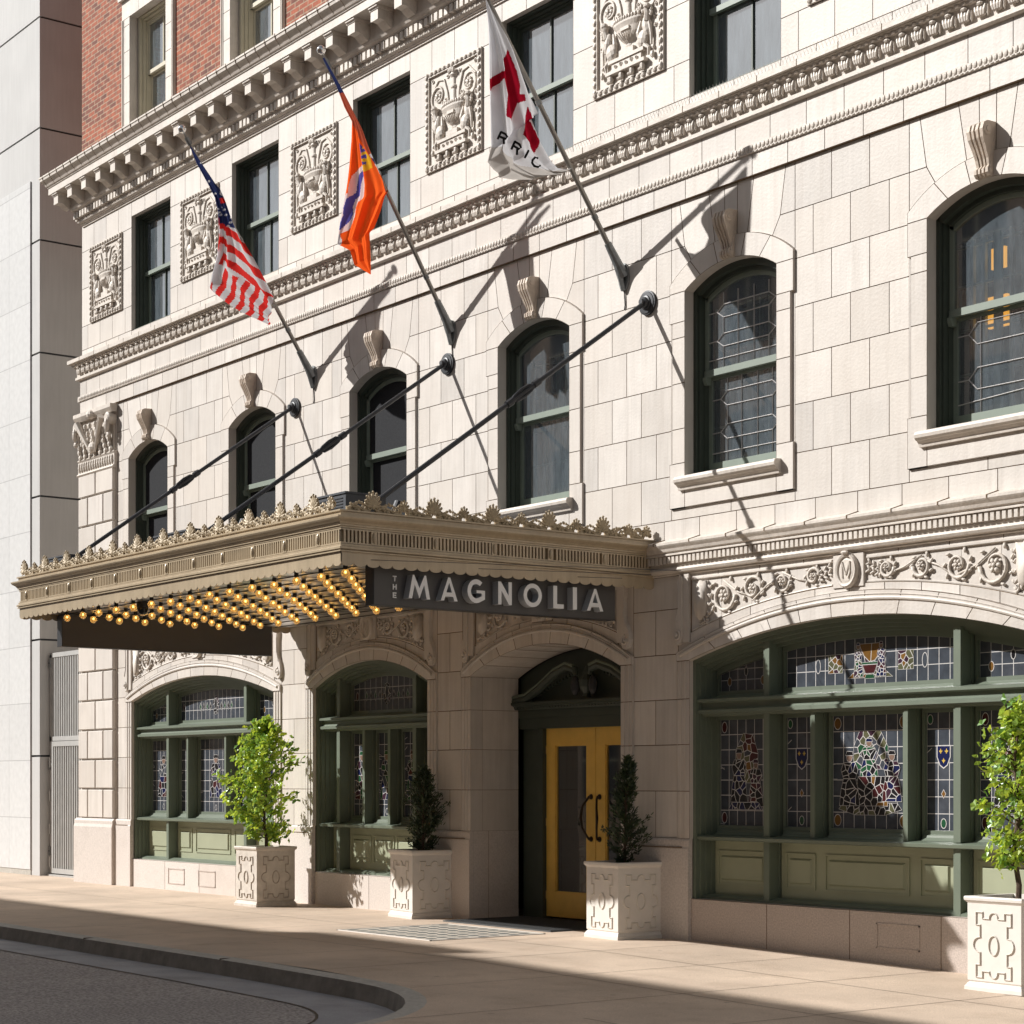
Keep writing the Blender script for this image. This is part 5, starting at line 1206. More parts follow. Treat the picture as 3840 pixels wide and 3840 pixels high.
# tie rods
def rod(x,z,label):
    t=thing('tie_rod',label,'tie rod',(x,0,z),0,'canopy tie rods'); L=(x,0,z); A=Vector((x,-.05,z)); B=Vector((x,-3.72,4.36))
    b=MB(); b.tube([A,B],.026,10,'black',cap=True); b.tube([B+Vector((0,.06,.05)),B],.045,8,'black'); b.build('rod',t,L,smooth=False)
    b=MB(); b.lathe((x,0,z),[(0,-.12),(.03,-.12),(.035,-.10),(.055,-.085),(.06,-.06),(.075,-.055),(.08,-.04),(.115,-.038),(.12,-.03),(.135,-.028),(.135,-.0),(0,0)],24,'black',axis='y'); b.build('wall_plate',t,L)
    b=MB(); u=(B-A); Cc=A+u*.46; d=u.normalized(); nn=d.cross(Vector((1,0,0))).normalized()
    for s_ in (-1,1): b.tube([Cc-d*.20,Cc-d*.12+nn*s_*.030,Cc+nn*s_*.042,Cc+d*.12+nn*s_*.030,Cc+d*.20],[.02,.016,.016,.016,.02],8,'black')
    b.tube([Cc-d*.26,Cc-d*.17],.040,8,'black'); b.tube([Cc+d*.17,Cc+d*.26],.040,8,'black'); b.build('turnbuckle',t,L)
rod(-23.60,6.985,'dark steel tie rod of the canopy fixed left of the third arched window'); rod(-19.86,6.955,'dark steel tie rod of the canopy fixed below the middle flagpole'); rod(-16.04,6.965,'dark steel tie rod of the canopy fixed left of the leaded arched window')
# hanging signs
def sign(x0,x1,label,letters):
    L=((x0+x1)/2,-1.99,3.65); t=thing('hotel_sign',label,'sign',L)
    b=MB(); b.box(x0,x1,-3.55,-.43,3.462,3.87,'signbrown',.5); b.box(x0-.003,x1+.003,-3.556,-3.55,3.459,3.87,'black'); b.box(x0-.002,x1+.002,-3.55,-.43,3.457,3.462,'black')
    for yy in (-3.2,-2.0,-.8): b.box((x0+x1)/2-.03,(x0+x1)/2+.03,yy-.03,yy+.03,3.86,3.90,'black')
    b.build('sign_panel',t,L)
    if letters:
        X=x1; D=.10
        def strokes(name,polys,D,col='letter'):
            b=MB()
            for P in polys:
                n=len(P); A=sum(P[i][0]*P[(i+1)%n][1]-P[(i+1)%n][0]*P[i][1] for i in range(n))
                if A<0: P=P[::-1]
                vs=[(X+D,y,z) for y,z in P]+[(X+.001,y,z) for y,z in P]
                b.add(vs,[tuple(range(n))],col,.5); b.add(vs,[(i,i+n,(i+1)%n+n,(i+1)%n) for i in range(n)],'letterside' if D>.05 else col,.5)
            b.build('letter',t,L); t.children[-1]['label']='letter '+name
        z0,z1=3.535,3.772; H=z1-z0
        def tr(y0,y1,Q): return [[(y0+(y1-y0)*a,z0+H*b_) for a,b_ in P] for P in Q]
        def arcpoly(cy,cz,ro,ri_,a0,a1,ry,n=18):
            o_=[(cy+ro*math.cos(a0+(a1-a0)*i/n)*ry,cz+ro*math.sin(a0+(a1-a0)*i/n)) for i in range(n+1)]; q_=[(cy+ri_*math.cos(a0+(a1-a0)*i/n)*ry,cz+ri_*math.sin(a0+(a1-a0)*i/n)) for i in range(n+1)]
            return [[o_[i],o_[i+1],q_[i+1],q_[i]] for i in range(n)]
        strokes('M',tr(-3.205,-2.945,[[(0,0),(.16,0),(.28,.60),(.50,.02),(.72,.60),(.84,0),(1,0),(.81,1),(.74,1),(.50,.45),(.26,1),(.19,1)]]),D)
        Aq=[[(0,0),(.20,0),(.50,.78),(.50,1.0),(.44,1.0)],[(.50,.78),(.80,0),(1,0),(.56,1.0),(.50,1.0)],[(.269,.18),(.731,.18),(.662,.36),(.338,.36)]]
        strokes('A',tr(-2.815,-2.605,Aq),D)
        cy,cz=-2.37,(z0+z1)/2; r=H*.515
        strokes('G',arcpoly(cy,cz,r,r*.60,R(48),R(300),.92)+[[(cy+r*p_,cz+r*q_) for p_,q_ in ((.276,-.52),(.46,-.866),(.90,-.66),(.90,.08),(.56,.08),(.56,-.40))],[(cy+r*p_,cz+r*q_) for p_,q_ in ((.02,-.16),(.56,-.16),(.56,.08),(.02,.08))]],D)
        strokes('N',tr(-2.09,-1.915,[[(0,0),(.24,0),(.24,.60),(.80,0),(1,0),(1,1),(.76,1),(.76,.40),(.20,1),(0,1)]]),D)
        strokes('O',arcpoly(-1.64,cz,H*.52,H*.33,0,2*PI,.98,28),D)
        strokes('L',tr(-1.365,-1.225,[[(0,0),(.36,0),(.36,1),(0,1)],[(.36,0),(1,0),(1,.19),(.36,.19)]]),D)
        strokes('I',tr(-1.10,-1.045,[[(0,0),(1,0),(1,1),(0,1)]]),D)
        strokes('A',tr(-.905,-.68,Aq),D)
        d=.012; y0,y1=-3.335,-3.29
        def st(nm,za,zb,Q): strokes(nm,[[(y0+(y1-y0)*a,za+(zb-za)*b_) for a,b_ in P] for P in Q],d)
        st('T',3.703,3.758,[[(0,.80),(1,.80),(1,1),(0,1)],[(.38,0),(.62,0),(.62,.8),(.38,.8)]])
        st('H',3.620,3.675,[[(0,0),(.24,0),(.24,1),(0,1)],[(.76,0),(1,0),(1,1),(.76,1)],[(.24,.4),(.76,.4),(.76,.6),(.24,.6)]])
        st('E',3.537,3.592,[[(0,0),(.26,0),(.26,1),(0,1)],[(.26,0),(.95,0),(.95,.2),(.26,.2)],[(.26,.4),(.85,.4),(.85,.6),(.26,.6)],[(.26,.8),(.95,.8),(.95,1),(.26,1)]])
sign(-16.25,-16.10,'charcoal sign under the canopy end with raised white letters THE MAGNOLIA',True)
sign(-23.66,-23.52,'plain dark back of the sign hanging under the far end of the canopy',False)
t=thing('security_camera','dark dome security camera under the left part of the canopy beside the bulbs','camera',(-21.4,-3.45,3.885))
b=MB(); b.lathe((-21.4,-3.45,3.77),[(0,.115),(.07,.115),(.075,.05),(.07,.045)],16,'black'); b.build('housing',t,(-21.4,-3.45,3.885)); b=MB(); b.lathe((-21.4,-3.45,3.77),[(.065,.045),(.066,.02),(.05,-.02),(.025,-.04),(0,-.045)],16,'sg_black'); b.build('dome',t,(-21.4,-3.45,3.885),smooth=True)
# ------------------------------------------------------------------ flagpoles and flags
HCAM=1.70
SN,CS=math.sin(R(52.93)),math.cos(R(52.93))
def pole(x,zA,yT,zT,label):
    t=thing('flagpole',label,'flagpole',(x,0,7.36),0,'flagpoles over the entrance'); L=(x,0,7.36)
    A=Vector((x,-.10,zA)); T=Vector((x,yT,zT)); d=(T-A).normalized(); T=T-d*.10
    b=MB(); b.tube([A,A+d*1.2,T],[.030,.028,.022],10,'pole'); b.tube([T-d*.12,T-d*.02],[.034,.034],10,'bracket'); b.tube([T-d*.02,T+d*.03],[.022,.014],8,'pole')
    for q in (.55,1.9): b.tube([A+d*q,A+d*(q+.05)],[.035,.035],8,'bracket')
    b.build('shaft',t,L,smooth=False)
    b=MB(); c_=T+d*.10; b.ell(tuple(c_),(.055,.055,.055),14,10,'chrome'); b.tube([T+d*.02,c_],[.008,.008],6,'chrome'); b.build('ball_finial',t,L,smooth=True)
    b=MB(); P=[(x+.085*math.cos(a),7.33+.16*math.sin(a)) for a in [2*PI*i/16 for i in range(16)]]
    b.prism(P,-.025,0,'bracket',.5); b.tube([Vector((x,-.02,7.34)),A+d*.0,A+d*.26],[.075,.055,.042],10,'bracket'); b.tube([Vector((x,-.02,7.18)),A+d*.02],[.03,.04],8,'bracket'); b.build('wall_bracket',t,L)
    b=MB(); b.tube([(x+.0,-.01,7.17),(x+.012,-.008,7.02),(x,-.008,6.97)],.006,5,'black'); b.build('cable',t,L)
    return T,d
pole(-23.10,7.45,-2.04,10.37,'aluminium flagpole on the left carrying the striped flag'); pole(-19.77,7.48,-1.92,10.44,'aluminium flagpole in the middle carrying the orange flag'); pole(-16.44,7.46,-2.03,10.16,'aluminium flagpole on the right carrying the white and red flag')
F_=7240.
def on_x(px_,py_,X):    # photo measurement -> point of the upright plane x = X
    rx=-F_*SN+(px_-1920)*CS; t=X/rx; return (-14+t*(F_*CS+(px_-1920)*SN), HCAM+(2932-py_)*t)
def interp(L,t):
    n=len(L)-1; k=min(int(t*n),n-1); f=t*n-k; return (L[k][0]+(L[k+1][0]-L[k][0])*f, L[k][1]+(L[k+1][1]-L[k][1])*f)
def resample(L,n):
    d=[0]
    for a,b in zip(L,L[1:]): d.append(d[-1]+math.hypot(a[0]-b[0],a[1]-b[1]))
    out=[]
    for i in range(n+1):
        s_=d[-1]*i/n; k=0
        while k<len(L)-2 and d[k+1]<s_: k+=1
        f=(s_-d[k])/max(1e-9,d[k+1]-d[k]); out.append((L[k][0]+(L[k+1][0]-L[k][0])*f,L[k][1]+(L[k+1][1]-L[k][1])*f))
    return out
def flag(name,label,X0,loc,left,right,col,org,nu=96,nv=230,amp=.05,group='flags over the entrance',lett=None):
    ox,oy,sc=org; X=X0+(.07 if name!='brand_flag' else .02)
    Lf=resample(left,nv); Rt=resample(right,nv); b=MB(); vs=[]
    for j in range(nv+1):
        for i in range(nu+1):
            u=i/nu; x=Lf[j][0]+(Rt[j][0]-Lf[j][0])*u; y=Lf[j][1]+(Rt[j][1]-Lf[j][1])*u
            Y,Z=on_x(ox+x*sc,oy+y*sc,X); wd=math.hypot(Rt[j][0]-Lf[j][0],Rt[j][1]-Lf[j][1])
            k=min(1,wd/150)
            dx=amp*k*(math.sin(u*13+j*.03)+.5*math.sin(u*29+1.3+j*.05))*(1-.3*u)
            vs.append((X+dx,Y,Z,x,y))
    fs=[];ms=[]
    for j in range(nv):
        for i in range(nu):
            q=(j*(nu+1)+i,j*(nu+1)+i+1,(j+1)*(nu+1)+i+1,(j+1)*(nu+1)+i)
            cx_=sum(vs[k][3] for k in q)/4; cy_=sum(vs[k][4] for k in q)/4
            fs.append(q); ms.append(col(cx_,cy_,i/nu,j/nv))
    b.v=[v[:3] for v in vs]; b.f=[list(f_) for f_ in fs]; b.m=ms; b.a=[.5]*len(fs)
    t=thing(name,label,'flag',loc,0,group); b.build('flag_cloth',t,loc,smooth=True)
    if lett:
        k=MB(); n=6
        for st_ in lett:
            k.tube([ (X+.07,)+on_x(ox+x*sc,oy+y*sc,X+.07) for x,y in st_],.013,5,'f_black',flat=1)
        k.build('lettering',t,loc)
    return t
def inpoly(x,y,P):
    c_=False
    for i in range(len(P)):
        a,b=P[i],P[i-1]
        if (a[1]>y)!=(b[1]>y) and x<(b[0]-a[0])*(y-a[1])/(b[1]-a[1])+a[0]: c_=not c_
    return c_
stars=[(345,492),(363,485),(357,522),(382,522),(402,538),(400,560),(350,510),(300,360),(262,270),(330,420),(375,497),(392,575)]
def col_us(x,y,u,v):
    for sx,sy in stars:
        if (x-sx)**2+(y-sy)**2<26: return 'f_white'
    if y<430 and x<352: 
        return 'f_navy'
    if inpoly(x,y,[(300,380),(360,430),(375,440),(412,545),(420,590),(352,560),(332,470)]):
        return 'f_navy' if not (x>352 and y<466 and y>440) else 'f_red'
    # lower swag: upright bands
    if y>778+ (x-375)*.62 and x>325:
        d=(x*.955+y*.295); k=int((d-560)/27.5); return 'f_red' if k%2 else 'f_white'
    if x<372 and inpoly(x,y,[(345,520),(352,560),(372,780),(330,890),(300,880),(330,700)]):
        d=(x*.95+ (y-600)*.28); k=int(d/17); return 'f_white' if k%2 else 'f_red'
    d=-.66*x+.75*y; k=int((d-150)/27); return 'f_red' if k%2 else 'f_white'
flag('national_flag','red and white striped flag with a starred navy canton drooping from the left flagpole',-23.10,(-23.10,-1.3,9.3),
  [(207,190),(240,275),(300,385),(330,445),(345,520),(350,640),(342,720),(318,810),(309,868),(325,886),(400,946),(470,992),(587,1054)],
  [(216,195),(262,270),(330,375),(352,400),(375,450),(412,545),(470,640),(520,735),(560,820),(590,880),(606,915),(609,925),(607,935)],col_us,(550,400,.778),amp=.045)
def wavy(y): return 175+ (640-y)*-.0
def col_or(x,y,u,v):
    if y<320: return 'f_navy'
    # sleeve wound round the pole
    px_=60+(y-215)*.505
    if abs(x-px_-2)<15 and y<712:
        if y<345: return 'f_navy'
        if 575<y<590: return 'f_white'
        if 590<=y<612: return 'f_navy'
        if 612<=y<650: return 'f_white'
        return 'f_rust'
    if y<455: return 'f_rust'
    if inpoly(x,y,[(193,520),(235,590),(243,625),(212,640),(203,610)]):
        if 199<x<222 and (int(y/12)%2==0 or x<208) and y<610: return 'f_blue'
        return 'f_yellow'
    P=[(206,632),(190,668),(172,720),(160,735),(150,760),(148,800),(132,842)]
    best=1e9
    pts=[(213,640),(196,660),(190,690),(186,725),(166,740),(156,770),(154,800),(145,822),(130,842)]
    for a,b in zip(pts,pts[1:]):
        dx,dy=b[0]-a[0],b[1]-a[1]; t=max(0,min(1,((x-a[0])*dx+(y-a[1])*dy)/(dx*dx+dy*dy))); best=min(best,math.hypot(x-a[0]-dx*t,y-a[1]-dy*t))
    if best<9 and x<216: return 'f_blue'
    if best<24 and x<217: return 'f_pink'
    if x<132 and y>845: return 'f_white'
    if y>955: return 'f_orange'
    return 'f_orange'
flag('city_flag','bright orange flag with pale wavy bands hanging limp from the middle flagpole',-19.77,(-19.77,-1.2,9.4),
  [(58,215),(110,320),(140,400),(168,452),(166,520),(158,620),(150,700),(140,770),(130,850),(123,905),(165,930),(178,985),(208,1004),(238,1022)],
  [(66,215),(125,320),(165,400),(205,480),(228,540),(244,575),(268,620),(296,670),(310,708),(296,728),(275,790),(250,850),(233,866),(239,1018)],col_or,(1150,0,1.008),amp=.05)
RP=[[(52,465),(130,418),(134,462),(58,535)],[(158,290),(205,420),(227,500),(228,552),(250,556),(259,592),(217,605),(205,717),(146,682),(152,560),(131,462),(130,415)],[(268,625),(345,830),(335,910),(243,790)]]
def col_br(x,y,u,v):
    for P in RP:
        if inpoly(x,y,P): return 'f_crimson'
    if inpoly(x,y,[(60,850),(90,850),(150,905),(240,955),(360,1000),(540,990),(540,1080),(60,1080)]): return 'f_grey'
    return 'f_white'
E1=[(117,765),(103,808)]; 
LT=[[(122,772),(104,812)],[(122,772),(150,785),(160,800),(150,812),(118,800)],[(138,808),(140,842)],
    [(203,828),(184,872)],[(203,828),(232,845),(240,862),(228,872),(196,852)],[(218,868),(216,905)],
    [(284,880),(262,922)],
    [(338,925),(322,920),(308,935),(305,952),(318,972),(340,978),(352,968)]]
flag('brand_flag','white flag with a red angular emblem and black letters draped from the right flagpole',-16.44,(-16.44,-1.2,9.2),
  [(32,0),(45,150),(50,300),(54,460),(58,600),(68,720),(74,790),(82,850),(65,938),(100,985),(125,1005),(130,1033),(200,1048),(290,1055),(400,1030),(470,1025)],
  [(38,0),(95,120),(145,225),(190,320),(240,425),(285,510),(325,590),(350,660),(310,672),(300,690),(345,830),(378,890),(410,945),(450,985),(500,992),(535,985)],col_br,(1800,0,.641),nu=120,nv=260,amp=.055,lett=LT)
# ------------------------------------------------------------------ planters and plants
def gz(x): return -.018*max(0,x+15.0)
def planter(cx_,cy_,rz,s_,label,m):
    # cx,cy near corner on the ground (camera-side, +x -y); square of side s_
    ca,sa=math.cos(rz),math.sin(rz); X=cx_-s_/2*ca-s_/2*sa; Y=cy_-s_/2*sa+s_/2*ca; z0=gz(X)
    t=thing('planter',label,'planter',(X,Y,z0),rz,'square carved planters'); L=(0,0,0); k=s_/.64; h=.83*k; a=.32*k; bI=.300*k
    b=MB()
    prof=[(a,0),(a,.035*k),(a-.012,.05*k),(a-.015,.06*k),(a-.03,.075*k),(bI,.09*k),(bI,h-.06*k),(bI+.004,h-.055*k),(bI+.016,h-.04*k),(bI+.022,h-.035*k),(bI+.024,h-.012*k),(bI+.018,h),(bI-.035,h),(bI-.04,h-.10*k)]
    vs=[]; 
    for r_,z in prof: vs+= [(-r_,-r_,z),(r_,-r_,z),(r_,r_,z),(-r_,r_,z)]
    fs=[]
    for i in range(len(prof)-1):
        for j in range(4): fs.append((i*4+j,i*4+(j+1)%4,(i+1)*4+(j+1)%4,(i+1)*4+j))
    b.add(vs,fs,m,.5)
    # sunk strapwork outline: narrow raised ribs following the carved figure
    W,H=.205*k,.295*k; zc=h*.49; n1=.115*k
    def semi(cx,cz,r,a0,a1,n=8): return [(cx+r*math.cos(a0+(a1-a0)*i/n),cz+r*math.sin(a0+(a1-a0)*i/n)) for i in range(n+1)]
    e1=.055*k
    out=[(-W,H),(-n1,H),(-n1,H-e1)]+semi(0,H-e1,.055*k,PI,0)+[(n1,H-e1),(n1,H),(W,H),(W,H-.13*k),(W-.045*k,H-.13*k)]+semi(W-.045*k,0,.075*k,PI/2,-PI/2)+[(W-.045*k,-H+.13*k),(W,-H+.13*k),(W,-H),(n1,-H),(n1,-H+e1)]+semi(0,-H+e1,.055*k,0,-PI)+[(-n1,-H+e1),(-n1,-H),(-W,-H),(-W,-H+.13*k),(-W+.045*k,-H+.13*k)]+semi(-W+.045*k,0,.075*k,-PI/2,-3*PI/2)+[(-W+.045*k,H-.13*k),(-W,H-.13*k)]
    oval=[(.062*k*math.cos(2*PI*i/20),.095*k*math.sin(2*PI*i/20)) for i in range(20)]
    for side in range(4):
        c4,s4=math.cos(side*PI/2),math.sin(side*PI/2)
        def place(P,d):  # d outward distance
            return [(x*c4+(bI+d)*s4, x*s4-(bI+d)*c4, zc+z) for x,z in P]
        for P in (out,oval):
            n=len(P); I=inset(P,.018*k); I2=inset(P,.009*k)
            V=place(P,-.001)+place(I2,.013)+place(I,-.001)
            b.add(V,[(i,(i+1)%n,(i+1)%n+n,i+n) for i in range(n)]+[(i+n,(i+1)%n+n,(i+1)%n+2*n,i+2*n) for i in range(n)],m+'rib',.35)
    body=b.build('box',t,L)
    g=MB(); g.add([(-bI+.03,-bI+.03,h-.07),(bI-.03,-bI+.03,h-.07),(bI-.03,bI-.03,h-.07),(-bI+.03,bI-.03,h-.07)],[(0,1,2,3)],'soil')
    for i in range(260):
        x,y=rnd.uniform(-bI+.04,bI-.04),rnd.uniform(-bI+.04,bI-.04); g.ell((x,y,h-.066+rnd.uniform(0,.012)),(.014,.012,.009),5,3,'soil')
    g.build('gravel',t,L)
    return X,Y,z0+h-.07
p1=planter(-22.94,-1.01,R(-1),.63,'weathered carved planter on the left holding the leafy green ginkgo tree in the sun','planterold')
p2=planter(-19.78,-.61,R(-7),.655,'carved planter left of the entrance holding the darker wider cypress','planter')
p3=planter(-15.82,-.63,R(-5),.64,'carved planter right of the entrance holding the slim pointed cypress','planter')
p4=planter(-10.25,-.95,R(-2),.62,'white carved planter at the right edge in front of the stained glass shopfront','planter')
def ginkgo(p,h,rx,label,seed,n=1500,lo=.06):
    rg=random.Random(seed); t=thing('ginkgo_tree',label,'tree',p,0,'young ginkgo trees in planters'); X,Y,Z=p
    b=MB(); tr=[(X+.02*math.sin(i*1.7),Y+.015*math.cos(i*1.3),Z-.02+h*i/9) for i in range(10)]; b.tube(tr,[.026-.0021*i for i in range(10)],8,'bark'); 
    tips=[]
    for i in range(64):
        f=lo+(1-lo)*(i+.5)/64; zz=Z+h*f; an=rg.uniform(0,2*PI); prof=math.sin(PI*min(1,(f-lo+.10)/(1-lo+.10))**.85)**.6; L_=rx*(.55+.45*rg.random())*max(.30 if f<.6 else .12,prof)
        bx,by=X+.02*math.sin(f*9*1.7),Y; e=(bx+L_*math.cos(an),by+L_*math.sin(an),zz+L_*.45)
        b.tube([(bx,by,zz),((bx+e[0])/2,(by+e[1])/2,zz+L_*.30),e],[.009,.006,.003],5,'bark'); tips.append(((bx,by,zz),e))
    b.build('trunk',t,p)
    f_=MB()
    for i in range(n):
        a,e=rg.choice(tips); s_=rg.uniform(.25,1.08); c_=Vector(a).lerp(Vector(e),s_)+Vector((rg.gauss(0,.045),rg.gauss(0,.045),rg.gauss(-.02,.04)))
        if rg.random()<.03: c_=Vector((X+rg.gauss(0,.04),Y+rg.gauss(0,.04),Z+h*rg.uniform(.96,1.06)))
        nrm=Vector((rg.gauss(0,1),rg.gauss(-.4,1),rg.gauss(.5,.8))).normalized(); u=nrm.cross(Vector((rg.random(),rg.random(),rg.random()))).normalized(); v=nrm.cross(u)
        s2=rg.uniform(.034,.060); k=5; pts=[c_]
        for j in range(k+1):
            an=R(-68)+R(136)*j/k; rr=s2*(1 if j!=k//2 and j!=k//2+1 else .90)*(.95+.1*(j%2)); pts.append(c_+u*rr*math.cos(an)+v*rr*math.sin(an)+nrm*(.010*math.cos(j*2.1)))
        f_.add([tuple(q) for q in pts],[(0,j+1,j+2) for j in range(k)],'leaf',min(1,max(0,rg.gauss(.42,.30))))
    f_.build('crown',t,p)
ginkgo(p1,1.74,.64,'bushy sunlit ginkgo tree in the weathered planter before the left arched window',3,n=2500)
ginkgo(p4,1.66,.36,'ginkgo tree cut by the right edge in front of the stained glass shopfront',5,n=1150,lo=.18)
def cypress(p,h,rx,label,seed,lean=0,n=4600):
    rg=random.Random(seed); t=thing('cypress_tree',label,'tree',p,0,'small cypresses flanking the door'); X,Y,Z=p
    b=MB(); b.tube([(X,Y,Z-.02),(X+lean*.3,Y,Z+h*.5),(X+lean,Y,Z+h*.97)],[.02,.012,.004],7,'bark')
    f_=MB(); boughs=[]
    for i in range(120):
        f=(i+.5)/120; an=rg.uniform(0,2*PI); pr=(min(1,(f+.06)/.22))*(1-f)**.75+.03; L_=rx*pr*(.50+.75*rg.random()**1.5); zz=Z+h*f*.96; bx=X+lean*f
        e=Vector((bx+L_*math.cos(an),Y+L_*math.sin(an),zz+L_*(.55+.5*f))); boughs.append((Vector((bx,Y,zz)),e))
        b.tube([(bx,Y,zz),tuple(e)],[.005,.002],4,'bark')
    b.build('trunk',t,p)
    for i in range(n):
        a,e=rg.choice(boughs); s_=rg.uniform(.15,1.08)**.8; c_=a.lerp(e,s_)+Vector((rg.gauss(0,.014),rg.gauss(0,.014),rg.gauss(0,.016)))
        d=((e-a).normalized()+Vector((rg.gauss(0,.45),rg.gauss(0,.45),rg.gauss(.35,.45)))).normalized(); sd=d.cross(Vector((rg.gauss(0,1),rg.gauss(0,1),rg.gauss(0,1)))).normalized(); L_=rg.uniform(.025,.06)
        f_.add([tuple(c_-sd*.0035),tuple(c_+d*L_*.5-sd*.007),tuple(c_+d*L_),tuple(c_+d*L_*.5+sd*.007),tuple(c_+sd*.0035)],[(0,1,2,3,4)],'needle',min(1,max(0,rg.gauss(.45,.25))))
    f_.build('crown',t,p)
cypress(p2,1.12,.36,'dark brushy cypress in the planter left of the entrance',11,.02)
cypress(p3,1.24,.27,'slim dark cypress with a pointed tip in the planter right of the entrance',17,.05)
# ------------------------------------------------------------------ neighbour and gate
NB=thing('office_building','pale concrete and granite building beside the hotel at the left edge','building',(-45,.25,0)); NL=(-45,.25,0)
NX=-33.05
b=MB(); JZ=[-.3,2.17,4.28,6.88,9.48,11.52,13.55,15.56,17.6,19.6]
for z0,z1 in zip(JZ,JZ[1:]):
    b.box(-60,NX,.25,9.0,z0+.018,z1-.018,'concrete',.5); b.box(-59.98,NX-.03,.28,8.95,z1-.03,z1+.03,'black')
b.build('wall',NB,NL)
b=MB(); b.box(-60,-33.42,.222,.249,.10,12.66,'granitepanel'); b.box(-60,-33.42,.235,.249,-.3,.10,'kerb'); b.build('granite_cladding',NB,NL)
G=thing('metal_gate','tall pale metal gate of upright bars between the hotel and the concrete building','gate',(-31.9,.45,0)); GL=(-31.9,.45,0)
gx0,gx1=-33.0,-30.78; Y=.42
b=MB(); b.box(gx0,gx1,Y,Y+.05,3.95,4.03,'gate'); b.box(gx0,gx1,Y,Y+.05,2.44,2.52,'gate'); b.box(gx0,gx0+.07,Y,Y+.05,-.05,4.0,'gate'); b.box(gx1-.07,gx1,Y,Y+.05,-.05,4.0,'gate'); b.box(gx0-.1,gx1,Y-.05,Y+.1,-.05,.03,'gate')
n=22
for i in range(n): x=gx0+.10+(gx1-gx0-.2)*i/(n-1); b.box(x-.016,x+.016,Y+.012,Y+.045,2.52,3.95,'gate',.5)
b.add([(gx0,Y+.16,2.5),(gx1,Y+.16,2.5),(gx1,Y+.16,4.0),(gx0,Y+.16,4.0)],[(0,1,2,3)],'concrete',.5)
b.build('louvre_panel',G,GL)
d=MB(); x0,x1=gx0+.08,gx1-.08
d.box(x0,x0+.09,Y-.012,Y+.04,.05,2.43,'gate'); d.box(x1-.09,x1,Y-.012,Y+.04,.05,2.43,'gate'); d.box(x0,x1,Y-.01,Y+.039,2.34,2.43,'gate'); d.box(x0,x1,Y-.01,Y+.039,.05,.14,'gate')
for i in range(n-2): x=x0+.13+(x1-x0-.26)*i/(n-3); d.box(x-.016,x+.016,Y+.0,Y+.035,.14,2.34,'gate',.5)
d.box(x0+.1,x1-.1,Y+.04,Y+.05,2.12,2.14,'black')
dd=d.build('gate_leaf',G,GL)
h=MB(); h.box(x1-.33,x1-.25,Y-.03,Y-.012,.98,1.16,'gate'); h.box(x1-.31,x1-.27,Y-.06,Y-.03,1.06,1.08,'chrome'); h.build('lock_plate',dd,GL)
for z in (.25,.85,1.45,2.05):
    h=MB(); h.tube([(x0-.03,Y-.02,z-.09),(x0-.03,Y-.02,z+.09)],.018,8,'gate'); h.build('hinge',dd,GL)
for z in (.45,2.0,3.85):
    h=MB(); h.box(gx0-.02,gx0+.06,Y-.02,Y+.0,z-.08,z+.08,'bracket'); h.ell((gx0+.02,Y-.022,z),(.015,.01,.015),6,4,'black'); h.build('wall_fixing',G,GL)
AL=MB(); AL.box(-33.05,-30.72,3.0,3.05,-.2,5,'kerb'); o=AL.build('alley_wall',None,(-31.9,3,0)); tag(o,'grey wall closing the passage behind the metal gate','wall')
MT=thing('meter_cluster','pipes and meters on the hotel side wall seen through the metal gate','meters',(-31.0,.8,1.5)); ML=(-31.0,.8,1.5)
b=MB()
for z in (1.15,1.40,1.65): b.tube([(-31.6,.85,z),(-30.9,.85,z)],.03,8,'gate'); 
for z in (1.15,1.40,1.65): b.box(-31.35,-31.15,.78,.9,z-.07,z+.05,'iron')
b.build('pipes',MT,ML)
# ------------------------------------------------------------------ street
def sheet(name,polys,m,zf):
    b=MB()
    for P in polys: b.add([(x,y,zf(x,y)) for x,y in P],[tuple(range(len(P)))],m,.5)
    return b
def back_path():  # street-side edge of the pavement
    P=[(-75,-4.87)]
    P+= [(-40+2*i,-4.87) for i in range(13)]
    P+= [(-14.3,-4.87)]
    cx_,cy_,r_=-14.0,-7.25,2.38
    for i in range(13):
        a=R(90-85*i/12); P.append((cx_+r_*math.cos(a),cy_+r_*math.sin(a)))
    P+=[(-11.45,-8.5),(-11.3,-9.2),(-10.6,-9.6),(-9.5,-9.8),(0,-9.8),(20,-9.8)]
    return P
BP=back_path()
def offset(P,d):
    out=[]
    for i,p in enumerate(P):
        a=P[max(i-1,0)]; b_=P[min(i+1,len(P)-1)]; dx,dy=b_[0]-a[0],b_[1]-a[1]; l=math.hypot(dx,dy); out.append((p[0]+dy/l*d,p[1]-dx/l*d))
    return out
K1=offset(BP,.045); K2=offset(BP,.17); K3=offset(BP,.20); GU=offset(BP,.86)
def dens(P,st=1.0):
    return P
w_=MB(); zf=lambda x,y:gz(x)+.0
